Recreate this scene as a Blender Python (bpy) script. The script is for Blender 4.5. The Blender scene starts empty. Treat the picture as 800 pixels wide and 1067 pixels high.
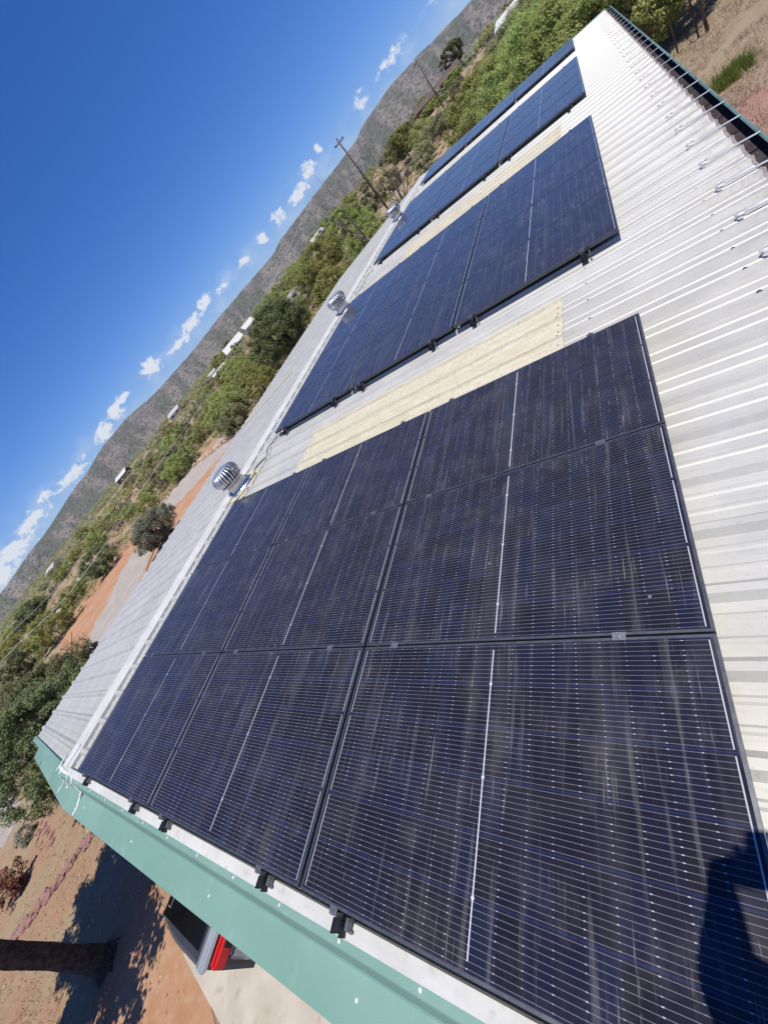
import bpy, bmesh, math, random
import numpy as np
from mathutils import Vector, Matrix, noise
R = math.radians
SC = bpy.context.scene
COL = SC.collection
random.seed(7)

# ------------------------------------------------------------------ camera model (solved from the panel grid)
W, H = 800, 1067
F = 429.32; CX, CY = 400.0, 533.5
RGT = Vector((0.69860269, 0.23720508, -0.67504669))
DWN = Vector((-0.27745474, -0.77982065, -0.56115829))
FWD = Vector((-0.65952494, 0.57932159, -0.47897113))
ZC = 4.9
CAM = Vector((0, 0, ZC))
PITCH = R(4.6); CP, SP = math.cos(PITCH), math.sin(PITCH)
HR = 1.8775            # camera height above the roof sheet, square to it
XR = -6.0              # ridge, in roof coordinates (x down the slope, v along the ridge, n out of the sheet)
PN = 0.12              # top of the solar panels above the sheet
SUN = Vector((0.168, -0.118, 0.979)).normalized()

def ray(px, py):
    d = RGT*((px-CX)) + DWN*((py-CY)) + FWD*F
    return d.normalized()
def sst(a, b, x):
    t = min(1, max(0, (x-a)/(b-a))); return t*t*(3-2*t)
def gz(x, y):
    z = 4.6*sst(30, 180, y)
    r = math.hypot(x, y)
    k = sst(48, 90, r)
    if k > 0:
        z += k*(noise.noise(Vector((x*.03, y*.03, 3)))*1.3 + noise.noise(Vector((x*.1, y*.1, 9)))*.35)
    return z
def at(px, py):
    """the ground point seen at a pixel of the photograph"""
    d = ray(px, py); t = 2.0
    for i in range(900):
        p = CAM + d*t
        h = p.z - gz(p.x, p.y)
        if h < 0.004: break
        t += max(.01, h*.6 if d.z > -.05 else h*.9/abs(d.z)*.8)
        if t > 1500: break
    return Vector((p.x, p.y, gz(p.x, p.y)))
def polar(px, py, r):
    """the ground point at distance r in the bearing of a pixel"""
    d = ray(px, py); q = Vector((d.x, d.y)).normalized()*r
    return Vector((q.x, q.y, gz(q.x, q.y)))
def dirz(px, py, r):
    d = ray(px, py); hh = math.hypot(d.x, d.y)
    return ZC + d.z/hh*r
def RP(x, v, n=0.0):
    """near slope of the roof -> world"""
    return Vector((x*CP+(n-HR)*SP, v, ZC - x*SP+(n-HR)*CP))
RIDGE = RP(XR, 0, 0)
def FP(s, v, n=0.0):
    """far slope: s metres down from the ridge"""
    return Vector((RIDGE.x - s*CP - n*SP, v, RIDGE.z - s*SP + n*CP))

# ------------------------------------------------------------------ material helpers
class NT:
    def __init__(s, name):
        s.m = bpy.data.materials.new(name); s.m.use_nodes = True
        s.t = s.m.node_tree; s.t.nodes.clear()
        s.out = s.t.nodes.new('ShaderNodeOutputMaterial')
        s.b = s.t.nodes.new('ShaderNodeBsdfPrincipled')
        s.t.links.new(s.b.outputs[0], s.out.inputs[0])
    def n(s, typ, **kw):
        nd = s.t.nodes.new(typ)
        for k, v in kw.items(): setattr(nd, k, v)
        return nd
    def l(s, a, b): s.t.links.new(a, b)
    def put(s, sock, v):
        if hasattr(v, 'is_linked') or hasattr(v, 'links'): s.l(v, sock)
        else:
            if isinstance(v, (tuple, list)) and len(v) == 3 and sock.type == 'RGBA': v = (*v, 1)
            sock.default_value = v
    def math(s, op, a, b=None, c=None, clamp=False):
        nd = s.n('ShaderNodeMath', operation=op, use_clamp=clamp)
        s.put(nd.inputs[0], a)
        if b is not None: s.put(nd.inputs[1], b)
        if c is not None: s.put(nd.inputs[2], c)
        return nd.outputs[0]
    def mix(s, f, a, b, blend='MIX'):
        nd = s.n('ShaderNodeMix', data_type='RGBA', blend_type=blend)
        s.put(nd.inputs[0], f); s.put(nd.inputs[6], a); s.put(nd.inputs[7], b)
        return nd.outputs[2]
    def noise(s, vec, scale, detail=4, rough=.55, col=False):
        nd = s.n('ShaderNodeTexNoise'); nd.inputs['Scale'].default_value = scale
        nd.inputs['Detail'].default_value = detail; nd.inputs['Roughness'].default_value = rough
        if vec is not None: s.l(vec, nd.inputs['Vector'])
        return nd.outputs['Color' if col else 'Fac']
    def map(s, vec, scale=(1,1,1), loc=(0,0,0), rot=(0,0,0)):
        nd = s.n('ShaderNodeMapping'); nd.inputs['Scale'].default_value = scale
        nd.inputs['Location'].default_value = loc; nd.inputs['Rotation'].default_value = rot
        s.l(vec, nd.inputs['Vector']); return nd.outputs[0]
    def ramp(s, f, stops):
        nd = s.n('ShaderNodeValToRGB'); r = nd.color_ramp
        while len(r.elements) < len(stops): r.elements.new(.5)
        for e, (p, c) in zip(r.elements, stops):
            e.position = p; e.color = (*c, 1) if not isinstance(c, (int, float)) else (c, c, c, 1)
        s.put(nd.inputs[0], f); return nd.outputs[0]
    def step(s, f, a, b):
        nd = s.n('ShaderNodeMapRange', interpolation_type='SMOOTHSTEP')
        s.put(nd.inputs[0], f); nd.inputs[1].default_value = a; nd.inputs[2].default_value = b
        return nd.outputs[0]
    def geo(s): return s.n('ShaderNodeNewGeometry').outputs['Position']
    def obj(s): return s.n('ShaderNodeTexCoord').outputs['Object']
    def rand(s): return s.n('ShaderNodeObjectInfo').outputs['Random']
    def bump(s, h, strength=.3, dist=.02):
        nd = s.n('ShaderNodeBump'); nd.inputs['Strength'].default_value = strength
        nd.inputs['Distance'].default_value = dist; s.l(h, nd.inputs['Height'])
        s.l(nd.outputs[0], s.b.inputs['Normal'])
    def set(s, **kw):
        nm = dict(color='Base Color', rough='Roughness', metal='Metallic', spec='Specular IOR Level',
                  coat='Coat Weight', coatr='Coat Roughness', trans='Transmission Weight', alpha='Alpha')
        for k, v in kw.items(): s.put(s.b.inputs[nm[k]], v)
        return s

def mottled(name, c1, c2, scale=6, rough=.7, metal=0, bump=0, spec=.4, c3=None):
    m = NT(name); o = m.obj()
    f = m.noise(o, scale, 5, .6)
    col = m.mix(m.step(f, .35, .65), c1, c2)
    if c3:
        g = m.noise(m.map(o, loc=(5, 3, 1)), scale*4.3, 3, .6)
        col = m.mix(m.step(g, .55, .72), col, c3)
    m.set(color=col, rough=rough, metal=metal, spec=spec)
    if bump: m.bump(m.noise(o, scale*5, 4, .6), bump, .02)
    return m.m

# ------------------------------------------------------------------ mesh builder
class MB:
    def __init__(s): s.v = []; s.f = []; s.uv = None; s.smooth = False
    def add(s, vs, fs):
        k = len(s.v); s.v += [tuple(p) for p in vs]; s.f += [tuple(i+k for i in f) for f in fs]
        return s
    def box(s, c, d, M=None):
        hx, hy, hz = d[0]/2, d[1]/2, d[2]/2; c = Vector(c)
        vs = [Vector((sx*hx, sy*hy, sz*hz)) for sx in (-1,1) for sy in (-1,1) for sz in (-1,1)]
        if M: vs = [M @ q for q in vs]
        vs = [c+q for q in vs]
        return s.add(vs, [(0,1,3,2),(4,6,7,5),(0,4,5,1),(2,3,7,6),(0,2,6,4),(1,5,7,3)])
    def hexa(s, ps):
        """8 corners: bottom 4 then top 4, both the same way round"""
        return s.add(ps, [(3,2,1,0),(4,5,6,7),(0,1,5,4),(1,2,6,5),(2,3,7,6),(3,0,4,7)])
    def tube(s, pts, rad, n=6, cap=True):
        pts = [Vector(p) for p in pts]
        if isinstance(rad, (int, float)): rad = [rad]*len(pts)
        k = len(s.v); ref = None
        for i, p in enumerate(pts):
            a = pts[max(0, i-1)]; b = pts[min(len(pts)-1, i+1)]
            t = (b-a).normalized() if (b-a).length > 1e-9 else Vector((0,0,1))
            if ref is None: ref = t.orthogonal().normalized()
            u = (ref - t*ref.dot(t))
            u = u.normalized() if u.length > 1e-6 else t.orthogonal().normalized()
            ref = u; w = t.cross(u)
            for j in range(n):
                an = 2*math.pi*j/n
                s.v.append(tuple(p + (u*math.cos(an)+w*math.sin(an))*rad[i]))
        for i in range(len(pts)-1):
            for j in range(n):
                a = k+i*n+j; b = k+i*n+(j+1) % n
                s.f.append((a, b, b+n, a+n))
        if cap:
            s.f.append(tuple(k+j for j in reversed(range(n))))
            s.f.append(tuple(k+(len(pts)-1)*n+j for j in range(n)))
        return s
    def lathe(s, c, prof, n=24, M=None):
        k = len(s.v); c = Vector(c)
        for r, z in prof:
            for j in range(n):
                a = 2*math.pi*j/n; q = Vector((r*math.cos(a), r*math.sin(a), z))
                if M: q = M @ q
                s.v.append(tuple(c+q))
        for i in range(len(prof)-1):
            for j in range(n):
                a = k+i*n+j; b = k+i*n+(j+1) % n
                s.f.append((a, b, b+n, a+n))
        return s
    def strip(s, rows):
        """grid of points, list of rows"""
        k = len(s.v); n = len(rows[0])
        for r in rows: s.v += [tuple(p) for p in r]
        for i in range(len(rows)-1):
            for j in range(n-1):
                a = k+i*n+j; s.f.append((a, a+1, a+n+1, a+n))
        return s
    def mesh(s, name, mat, smooth=False):
        me = bpy.data.meshes.new(name); me.from_pydata(s.v, [], s.f)
        if s.uv:
            u = me.uv_layers.new(name='UVMap')
            for i, l in enumerate(me.loops): u.data[i].uv = s.uv[l.vertex_index]
        me.materials.append(mat)
        if smooth or s.smooth: me.polygons.foreach_set('use_smooth', [True]*len(me.polygons))
        me.update(); return me
    def build(s, name, mat, parent=None, smooth=False, loc=None):
        me = s.mesh(name, mat, smooth)
        o = bpy.data.objects.new(name, me); COL.objects.link(o)
        if parent: o.parent = parent
        if loc is not None: o.location = loc
        return o

def tag(o, label=None, cat=None, group=None, kind=None):
    if label: o['label'] = label
    if cat: o['category'] = cat
    if group: o['group'] = group
    if kind: o['kind'] = kind
    return o
def empty(name, loc=(0,0,0), rz=0, label=None, cat=None, group=None):
    o = bpy.data.objects.new(name, None); COL.objects.link(o)
    o.empty_display_size = .2
    o.location = loc; o.rotation_euler = (0, 0, rz); tag(o, label, cat, group); return o
def copy_tree(o, parent=None):
    c = o.copy(); COL.objects.link(c); c.parent = parent
    for ch in list(o.children): copy_tree(ch, c)
    return c
def bevel(o, w, seg=2):
    bm = bmesh.new(); bm.from_mesh(o.data)
    bmesh.ops.remove_doubles(bm, verts=bm.verts, dist=1e-5)
    bmesh.ops.bevel(bm, geom=list(bm.edges), offset=w, segments=seg, affect='EDGES', clamp_overlap=True)
    bm.to_mesh(o.data); bm.free(); return o

# ------------------------------------------------------------------ materials
def mat_galv():
    m = NT('galvalume roof sheet'); o = m.geo()
    f = m.noise(o, 2.2, 6, .65)
    sp = m.noise(m.map(o, (1, 9, 1)), 5, 4, .6)        # runs down the slope
    col = m.mix(m.step(f, .3, .7), (.455,.445,.405), (.54,.53,.48))
    col = m.mix(m.math('MULTIPLY', m.step(sp, .5, .75), .35), col, (.34,.345,.35))
    big = m.noise(m.map(o, (.4, .4, .4), (3, 2, 0)), 1.2, 3, .5)
    col = m.mix(m.math('MULTIPLY', m.step(big, .5, .75), .3), col, (.45,.405,.32))
    # dirt towards the eave and fine speckle
    x = m.n('ShaderNodeSeparateXYZ'); m.l(o, x.inputs[0])
    d = m.step(x.outputs[0], .1, .8)
    dn = m.step(m.noise(o, 9, 5, .7), .42, .62)
    col = m.mix(m.math('MULTIPLY', m.math('MULTIPLY', d, dn), .55), col, (.26, .225, .20))
    st = m.noise(o, 60, 2, .5)
    col = m.mix(m.math('MULTIPLY', m.step(st, .62, .7), .3), col, (.35, .33, .30))
    m.set(color=col, rough=m.math('ADD', m.math('MULTIPLY', f, .2), .39), metal=.11, spec=.42)
    m.bump(m.noise(o, 14, 3, .5), .12, .004)
    return m.m
M = {}
M['galv'] = mat_galv()
M['flash'] = mottled('white painted ridge flashing', (.50,.495,.46), (.58,.575,.54), 4, .7, 0, .05, .3, (.46,.44,.39))
M['green'] = mottled('sea green painted trim', (.165,.295,.24), (.195,.33,.27), 1.2, .55, 0, .05, .3, (.215,.35,.29))
M['greendk'] = mottled('sea green gutter lip', (.09,.155,.145), (.135,.21,.195), 3, .6, 0, .05)
M['seal'] = mottled('white roof sealant', (.72,.72,.68), (.8,.8,.78), 20, .55, 0, .6)
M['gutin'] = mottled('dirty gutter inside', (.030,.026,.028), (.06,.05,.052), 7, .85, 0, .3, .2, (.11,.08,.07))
M['rust'] = mottled('rusty drip edge', (.22,.17,.15), (.36,.31,.28), 9, .75, .1, .2, .3, (.42,.36,.32))
M['strap'] = mottled('aluminium gutter strap', (.62,.61,.58), (.72,.71,.68), 12, .4, .3)
M['wall'] = mottled('beige metal wall', (.42,.38,.30), (.46,.42,.34), 3, .6)
M['frame'] = mottled('black anodised frame', (.085,.09,.10), (.12,.125,.138), 20, .36, .5, 0, .5)
M['rail'] = mottled('black aluminium rail', (.02,.021,.023), (.035,.036,.04), 20, .4, .5)
M['clamp'] = mottled('mill aluminium clamp', (.16,.165,.175), (.24,.245,.255), 30, .4, .6)
M['steel'] = mottled('spun aluminium', (.50,.51,.52), (.62,.63,.64), 14, .40, .8)
M['steeldk'] = mottled('dark vent throat', (.05,.055,.06), (.09,.095,.1), 14, .6, .3)
M['cable'] = mottled('black cable', (.02,.02,.02), (.05,.045,.04), 20, .6)
M['wirewhite'] = mottled('pale overhead cable', (.6,.6,.58), (.7,.7,.68), 20, .5)
M['wood'] = mottled('weathered pole wood', (.09,.065,.05), (.16,.12,.095), 5, .85, 0, .4)
M['bark'] = mottled('dark rough bark', (.035,.026,.021), (.10,.075,.06), 12, .9, 0, 1)
M['twig'] = mottled('grey bare twigs', (.14,.12,.105), (.24,.21,.185), 8, .85)
M['post'] = mottled('rusty steel post', (.08,.045,.035), (.14,.08,.06), 8, .7, .3)
M['concrete'] = mottled('pale concrete slab', (.42,.37,.30), (.50,.45,.37), 1.3, .85, 0, .15, .3, (.38,.32,.25))
M['redstone'] = mottled('red sandstone', (.27,.135,.115), (.38,.22,.19), 5, .85, 0, .6, .3, (.48,.32,.28))
M['tanstone'] = mottled('tan rock', (.42,.29,.18), (.56,.42,.29), 5, .85, 0, .6)
M['glass_dark'] = mottled('dark glass', (.004,.004,.005), (.008,.008,.009), 3, .12, 0, 0, .5)
M['suvgrey'] = mottled('dark grey car paint', (.055,.062,.075), (.065,.072,.086), 3, .3, .3)
M['silver'] = mottled('silver trim', (.50,.56,.62), (.56,.61,.67), 3, .3, .5)
M['redlamp'] = mottled('red lamp plastic', (.55,.012,.018), (.62,.02,.025), 6, .2)
M['black'] = mottled('black rubber', (.012,.012,.012), (.022,.022,.022), 9, .7)
M['plastic'] = mottled('grey bumper plastic', (.16,.15,.14), (.2,.19,.175), 6, .6)
M['palebumper'] = mottled('pale silver bumper', (.36,.35,.33), (.42,.41,.39), 6, .5)
M['whitewall'] = mottled('white stucco', (.52,.50,.45), (.60,.58,.53), 2, .8)
M['whiteroof'] = mottled('white roof', (.56,.55,.51), (.64,.63,.59), 2, .7)
M['greyroof'] = mottled('pale grey roof', (.42,.41,.40), (.48,.47,.46), 2, .7)
M['maroon'] = mottled('maroon siding', (.10,.035,.03), (.14,.05,.045), 3, .7)
M['brownroof'] = mottled('brown shingles', (.09,.06,.05), (.14,.10,.085), 3, .8)
M['winglass'] = mottled('window glass', (.02,.025,.03), (.03,.035,.04), 3, .15)
M['skin'] = mottled('skin', (.50,.30,.21), (.55,.34,.24), 8, .5)
M['shirt'] = mottled('navy shirt cloth', (.03,.045,.09), (.04,.055,.11), 12, .85)
M['jeans'] = mottled('blue denim', (.05,.07,.12), (.07,.09,.15), 14, .85)
M['hair'] = mottled('brown hair', (.05,.03,.02), (.07,.045,.03), 20, .6)

def mat_skylight():
    m = NT('yellowed fibreglass sheet'); o = m.geo()
    f = m.noise(m.map(o, (1.2, 12, 1)), 3, 5, .65)
    g = m.noise(o, 30, 4, .7)
    col = m.mix(m.step(f, .35, .65), (.52,.465,.325), (.61,.57,.435))
    col = m.mix(m.math('MULTIPLY', m.step(g, .48, .66), .5), col, (.40,.33,.22))
    m.set(color=col, rough=.55, spec=.4); m.bump(g, .3, .004)
    return m.m
M['skylight'] = mat_skylight()

def mat_cells():
    m = NT('solar cells under dusty glass')
    uvn = m.n('ShaderNodeUVMap'); uvn.uv_map = 'UVMap'
    sx = m.n('ShaderNodeSeparateXYZ'); m.l(uvn.outputs[0], sx.inputs[0])
    u, v = sx.outputs[0], sx.outputs[1]
    rnd = m.rand()
    def dist_to_grid(c, n, off=0.0):      # distance to nearest grid line in units of one cell
        a = m.math('FRACT', m.math('ADD', m.math('MULTIPLY', c, n), .5+off))
        return m.math('ABSOLUTE', m.math('SUBTRACT', a, .5))
    wire = m.math('SUBTRACT', 1, m.step(dist_to_grid(v, 60, .5), .025, .062))
    seam = m.math('SUBTRACT', 1, m.step(dist_to_grid(u, 18), .02, .05))
    seam6 = m.math('SUBTRACT', 1, m.step(dist_to_grid(v, 6), .010, .022))
    # cell tones
    wn = m.n('ShaderNodeTexWhiteNoise', noise_dimensions='3D')
    cv = m.n('ShaderNodeCombineXYZ')
    m.l(m.math('FLOOR', m.math('MULTIPLY', u, 18)), cv.inputs[0])
    m.l(m.math('FLOOR', m.math('MULTIPLY', v, 6)), cv.inputs[1]); m.l(rnd, cv.inputs[2])
    m.l(cv.outputs[0], wn.inputs['Vector'])
    cell = m.mix(m.math('POWER', wn.outputs[0], 2.2), (.0065,.0060,.0135), (.0075,.0085,.0290))
    cell = m.mix(m.math('MULTIPLY', seam6, .9), cell, (.012,.018,.065))
    # dust: streaks along the short side, patches and specks; shifted from panel to panel
    pv = m.n('ShaderNodeCombineXYZ')
    m.l(m.math('ADD', m.math('MULTIPLY', u, 1.7), m.math('MULTIPLY', rnd, 37)), pv.inputs[0])
    m.l(m.math('ADD', m.math('MULTIPLY', v, 1.13), m.math('MULTIPLY', rnd, 11)), pv.inputs[1])
    P = pv.outputs[0]
    s1 = m.noise(m.map(P, (26, 1.1, 1)), 1, 3, .6)
    s2 = m.noise(m.map(P, (9, .5, 1), (7, 2, 0)), 1, 2, .5)
    s3 = m.noise(m.map(P, (70, 2.2, 1), (3, 9, 0)), 1, 3, .6)
    pat = m.noise(P, 3.5, 5, .65)
    spk = m.noise(P, 130, 2, .5)
    st = m.math('ADD', m.math('MULTIPLY', m.step(s1, .55, .74), .13), m.math('MULTIPLY', m.step(s2, .52, .75), .05))
    st = m.math('ADD', st, m.math('MULTIPLY', m.math('MULTIPLY', m.step(s3, .60, .72), m.step(pat, .42, .6)), .30))
    st = m.math('ADD', st, m.math('MULTIPLY', m.step(pat, .4, .75), .035))
    vd = m.n('ShaderNodeTexVoronoi'); vd.inputs['Scale'].default_value = 5.5; m.l(P, vd.inputs['Vector'])
    drop = m.math('SUBTRACT', 1, m.step(m.math('ADD', vd.outputs['Distance'], m.math('MULTIPLY', m.noise(P, 60, 2, .6), .05)), .045, .075))
    wd_ = m.n('ShaderNodeSeparateColor'); m.l(vd.outputs['Color'], wd_.inputs[0])
    st = m.math('ADD', st, m.math('MULTIPLY', m.math('MULTIPLY', drop, m.math('GREATER_THAN', wd_.outputs[0], .8)), .45))
    blot = m.noise(m.map(P, (1.3, 1.0, 1), (2, 8, 0)), 2.2, 6, .75)
    st = m.math('ADD', st, m.math('MULTIPLY', m.step(blot, .52, .72), .07))
    st = m.math('ADD', st, m.math('MULTIPLY', m.step(spk, .70, .78), .16))
    dust = m.math('ADD', m.math('MULTIPLY', st, .8), .012)
    # metal: wires, pads where the wires hop between cells, the white middle and end ribbons
    du0 = m.math('SUBTRACT', .5, m.math('ABSOLUTE', m.math('SUBTRACT', u, .5)))
    body = m.math('GREATER_THAN', du0, .0068)
    wire = m.math('MULTIPLY', wire, body)
    col = m.mix(m.math('MULTIPLY', wire, .30), cell, (.50,.50,.53))
    wide = m.math('MULTIPLY', body, m.math('SUBTRACT', 1, m.step(dist_to_grid(v, 60, .5), .05, .10)))
    pk = m.noise(m.map(P, (3, 30, 1)), 1, 2, .6)
    col = m.mix(m.math('MULTIPLY', m.math('MULTIPLY', wide, seam), m.step(pk, .38, .6)), col, (.46,.46,.50))
    du = m.math('ABSOLUTE', m.math('SUBTRACT', u, .5))
    mid = m.math('SUBTRACT', 1, m.step(du, .0009, .0019))
    mid = m.math('MULTIPLY', mid, m.math('LESS_THAN', m.math('ABSOLUTE', m.math('SUBTRACT', v, .5)), .475))
    dv = m.math('MULTIPLY', dist_to_grid(v, 3, .5), .37)
    node = m.math('SUBTRACT', 1, m.step(m.math('SQRT', m.math('ADD', m.math('POWER', m.math('MULTIPLY', du, 1.7), 2), m.math('POWER', dv, 2))), .005, .008))
    de = m.math('SUBTRACT', .5, du)
    endm = m.math('MULTIPLY', m.math('SUBTRACT', 1, m.step(m.math('ABSOLUTE', m.math('SUBTRACT', de, .0075)), .0008, .0017)),
                  m.math('GREATER_THAN', dist_to_grid(v, 3), .025))
    col = m.mix(m.math('MULTIPLY', endm, .62), col, (.7,.71,.73))
    col = m.mix(m.math('MAXIMUM', mid, node), col, (.60,.61,.63))
    col = m.mix(dust, col, (.50,.47,.43))
    lay = m.n('ShaderNodeLayerWeight'); lay.inputs[0].default_value = .5
    rough = m.math('ADD', m.math('MULTIPLY', dust, .9), .13, clamp=True)
    m.set(color=col, rough=rough, spec=.27)
    m.b.inputs['IOR'].default_value = 1.45
    m.b.inputs['Sheen Weight'].default_value = .17; m.b.inputs['Sheen Roughness'].default_value = .45; m.b.inputs['Sheen Tint'].default_value = (.8,.77,.72,1)
    m.bump(m.noise(m.obj(), 3, 2, .5), .05, .004)
    return m.m
M['cells'] = mat_cells()

def mat_ground():
    m = NT('desert soil'); o = m.geo()
    a = m.noise(o, .09, 6, .6); b = m.noise(o, .55, 6, .65); c = m.noise(o, 6, 5, .65)
    col = m.mix(m.step(a, .42, .58), (.36,.215,.13), (.36,.275,.18))
    col = m.mix(m.math('MULTIPLY', m.step(b, .45, .62), .75), col, (.33,.27,.165))
    col = m.mix(m.math('MULTIPLY', m.step(c, .5, .7), .5), col, (.46,.33,.21))
    d = m.noise(m.map(o, loc=(9, 4, 0)), 1.7, 5, .7)
    col = m.mix(m.math('MULTIPLY', m.step(d, .55, .68), .5), col, (.20,.19,.11))
    # far away the scrub closes up
    ln = m.n('ShaderNodeVectorMath', operation='LENGTH'); m.l(o, ln.inputs[0])
    far = m.step(ln.outputs['Value'], 120, 420)
    sc = m.step(m.noise(o, .12, 7, .75), .40, .52)
    col = m.mix(m.math('MULTIPLY', far, m.math('MULTIPLY', sc, .85)), col, (.095,.115,.05))
    p = m.n('ShaderNodeTexVoronoi'); p.inputs['Scale'].default_value = 9; m.l(o, p.inputs['Vector'])
    col = m.mix(m.math('MULTIPLY', m.math('SUBTRACT', 1, m.step(p.outputs['Distance'], .12, .22)), .35), col, (.52,.42,.33))
    m.set(color=col, rough=.95, spec=.15); m.bump(m.math('ADD', c, m.math('MULTIPLY', m.noise(o, 40, 4, .7), .5)), .8, .06)
    return m.m
M['ground'] = mat_ground()
def mat_soil(name, c1, c2, c3, sc=1.0):
    m = NT(name); o = m.geo()
    a = m.noise(o, .5*sc, 6, .65); b = m.noise(o, 5*sc, 5, .7); t = m.noise(m.map(o, (.25, 2, 1), rot=(0,0,.3)), 1.6*sc, 4, .6)
    col = m.mix(m.step(a, .38, .62), c1, c2)
    col = m.mix(m.math('MULTIPLY', m.step(b, .48, .66), .6), col, c3)
    col = m.mix(m.math('MULTIPLY', m.step(t, .5, .7), .35), col, c2)
    m.set(color=col, rough=.95, spec=.15); m.bump(m.noise(o, 25, 5, .7), .8, .04); return m.m
M['soil'] = mat_soil('orange bare soil', (.42,.205,.105), (.46,.27,.16), (.51,.35,.23))
M['road'] = mat_soil('grey gravel road', (.36,.31,.26), (.42,.37,.32), (.50,.45,.40), 1.6)
M['redgravel'] = mat_soil('red gravel', (.29,.155,.12), (.36,.22,.175), (.43,.30,.25), 3)
M['drygrassground'] = mat_soil('dry grass ground', (.25,.19,.12), (.33,.25,.165), (.40,.32,.22), 2)

def mat_leaf(name, c1, c2, c3, sc=1.6, trans=.25):
    m = NT(name); o = m.obj()
    f = m.noise(o, sc, 4, .6); g = m.n('ShaderNodeTexWhiteNoise', noise_dimensions='3D')
    mp = m.map(o, (9, 9, 9)); sn = m.n('ShaderNodeVectorMath', operation='FLOOR'); m.l(mp, sn.inputs[0]); m.l(sn.outputs[0], g.inputs['Vector'])
    col = m.mix(m.step(f, .35, .65), c1, c2)
    col = m.mix(m.math('MULTIPLY', g.outputs[0], .55), col, c3)
    hv = m.n('ShaderNodeHueSaturation'); m.l(col, hv.inputs['Color'])
    m.l(m.math('ADD', m.math('MULTIPLY', m.rand(), .45), 1.0), hv.inputs['Value'])
    m.l(m.math('ADD', m.math('MULTIPLY', m.rand(), .05), .475), hv.inputs['Hue'])
    m.set(color=hv.outputs[0], rough=.7, spec=.25)
    tr = m.n('ShaderNodeBsdfTranslucent'); m.l(hv.outputs[0], tr.inputs[0])
    mx = m.n('ShaderNodeMixShader'); mx.inputs[0].default_value = trans
    m.l(m.b.outputs[0], mx.inputs[1]); m.l(tr.outputs[0], mx.inputs[2]); m.l(mx.outputs[0], m.out.inputs[0])
    return m.m
M['juniper'] = mat_leaf('juniper foliage', (.10,.125,.05), (.17,.195,.08), (.25,.265,.125), 2.2, .3)
M['mesq'] = mat_leaf('bright mesquite foliage', (.225,.26,.065), (.30,.33,.10), (.40,.41,.16), 1.0, .4)
M['olive'] = mat_leaf('olive scrub foliage', (.21,.215,.10), (.29,.285,.145), (.37,.355,.21), 1.0, .35)
M['sage'] = mat_leaf('grey green sage foliage', (.15,.16,.105), (.20,.21,.15), (.27,.27,.20), 1.6, .25)
M['dry'] = mat_leaf('dry tan brush', (.30,.235,.15), (.38,.305,.205), (.46,.38,.27), 2, .35)
M['oak'] = mat_leaf('dusty oak foliage', (.155,.18,.11), (.22,.24,.155), (.33,.34,.25), 1.4, .3)
M['deadred'] = mat_leaf('dead red brown foliage', (.12,.035,.025), (.20,.06,.045), (.27,.12,.09), 5, .1)
M['grassgreen'] = mat_leaf('green grass blades', (.14,.22,.03), (.20,.28,.05), (.26,.32,.09), 3, .35)

def mat_hill():
    m = NT('scrubby hillside'); o = m.geo()
    a = m.noise(o, .004, 7, .65); b = m.noise(o, .02, 6, .7)
    col = m.mix(m.step(a, .4, .6), (.175,.145,.115), (.225,.19,.15))
    col = m.mix(m.math('MULTIPLY', m.step(b, .48, .64), .6), col, (.30,.25,.20))
    sx = m.n('ShaderNodeSeparateXYZ'); m.l(o, sx.inputs[0])
    cb = m.n('ShaderNodeCombineXYZ'); m.l(m.math('MULTIPLY', m.math('ARCTAN2', sx.outputs[0], sx.outputs[1]), 3200), cb.inputs[0])
    m.l(m.math('MULTIPLY', sx.outputs[2], 1.6), cb.inputs[1]); O2 = cb.outputs[0]
    v = m.n('ShaderNodeTexVoronoi'); v.inputs['Scale'].default_value = .050; m.l(O2, v.inputs['Vector'])
    dots = m.math('SUBTRACT', 1, m.step(v.outputs['Distance'], .30, .50))
    v2 = m.n('ShaderNodeTexVoronoi'); v2.inputs['Scale'].default_value = .085; m.l(m.map(O2, loc=(50, 9, 0)), v2.inputs['Vector'])
    d2 = m.math('SUBTRACT', 1, m.step(v2.outputs['Distance'], .25, .45))
    rk = m.noise(m.map(O2, (1, .35, 1)), .02, 5, .7)
    col = m.mix(m.math('MULTIPLY', m.step(rk, .5, .62), .6), col, (.27,.225,.18))
    gl = m.noise(m.map(O2, (1, .25, 1), (900, 3, 0)), .011, 4, .6)
    col = m.mix(m.math('MULTIPLY', m.step(gl, .46, .56), .8), col, (.10,.105,.06))
    dm = m.step(m.noise(o, .008, 4, .6), .35, .6)
    dd = m.math('MULTIPLY', m.math('MAXIMUM', dots, m.math('MULTIPLY', d2, .8)), m.math('ADD', m.math('MULTIPLY', dm, .35), .55))
    col = m.mix(dd, col, (.045,.05,.038))
    m.set(color=col, rough=.95, spec=.1); m.bump(b, .4, 6)
    return m.m
M['hill'] = mat_hill()

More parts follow.
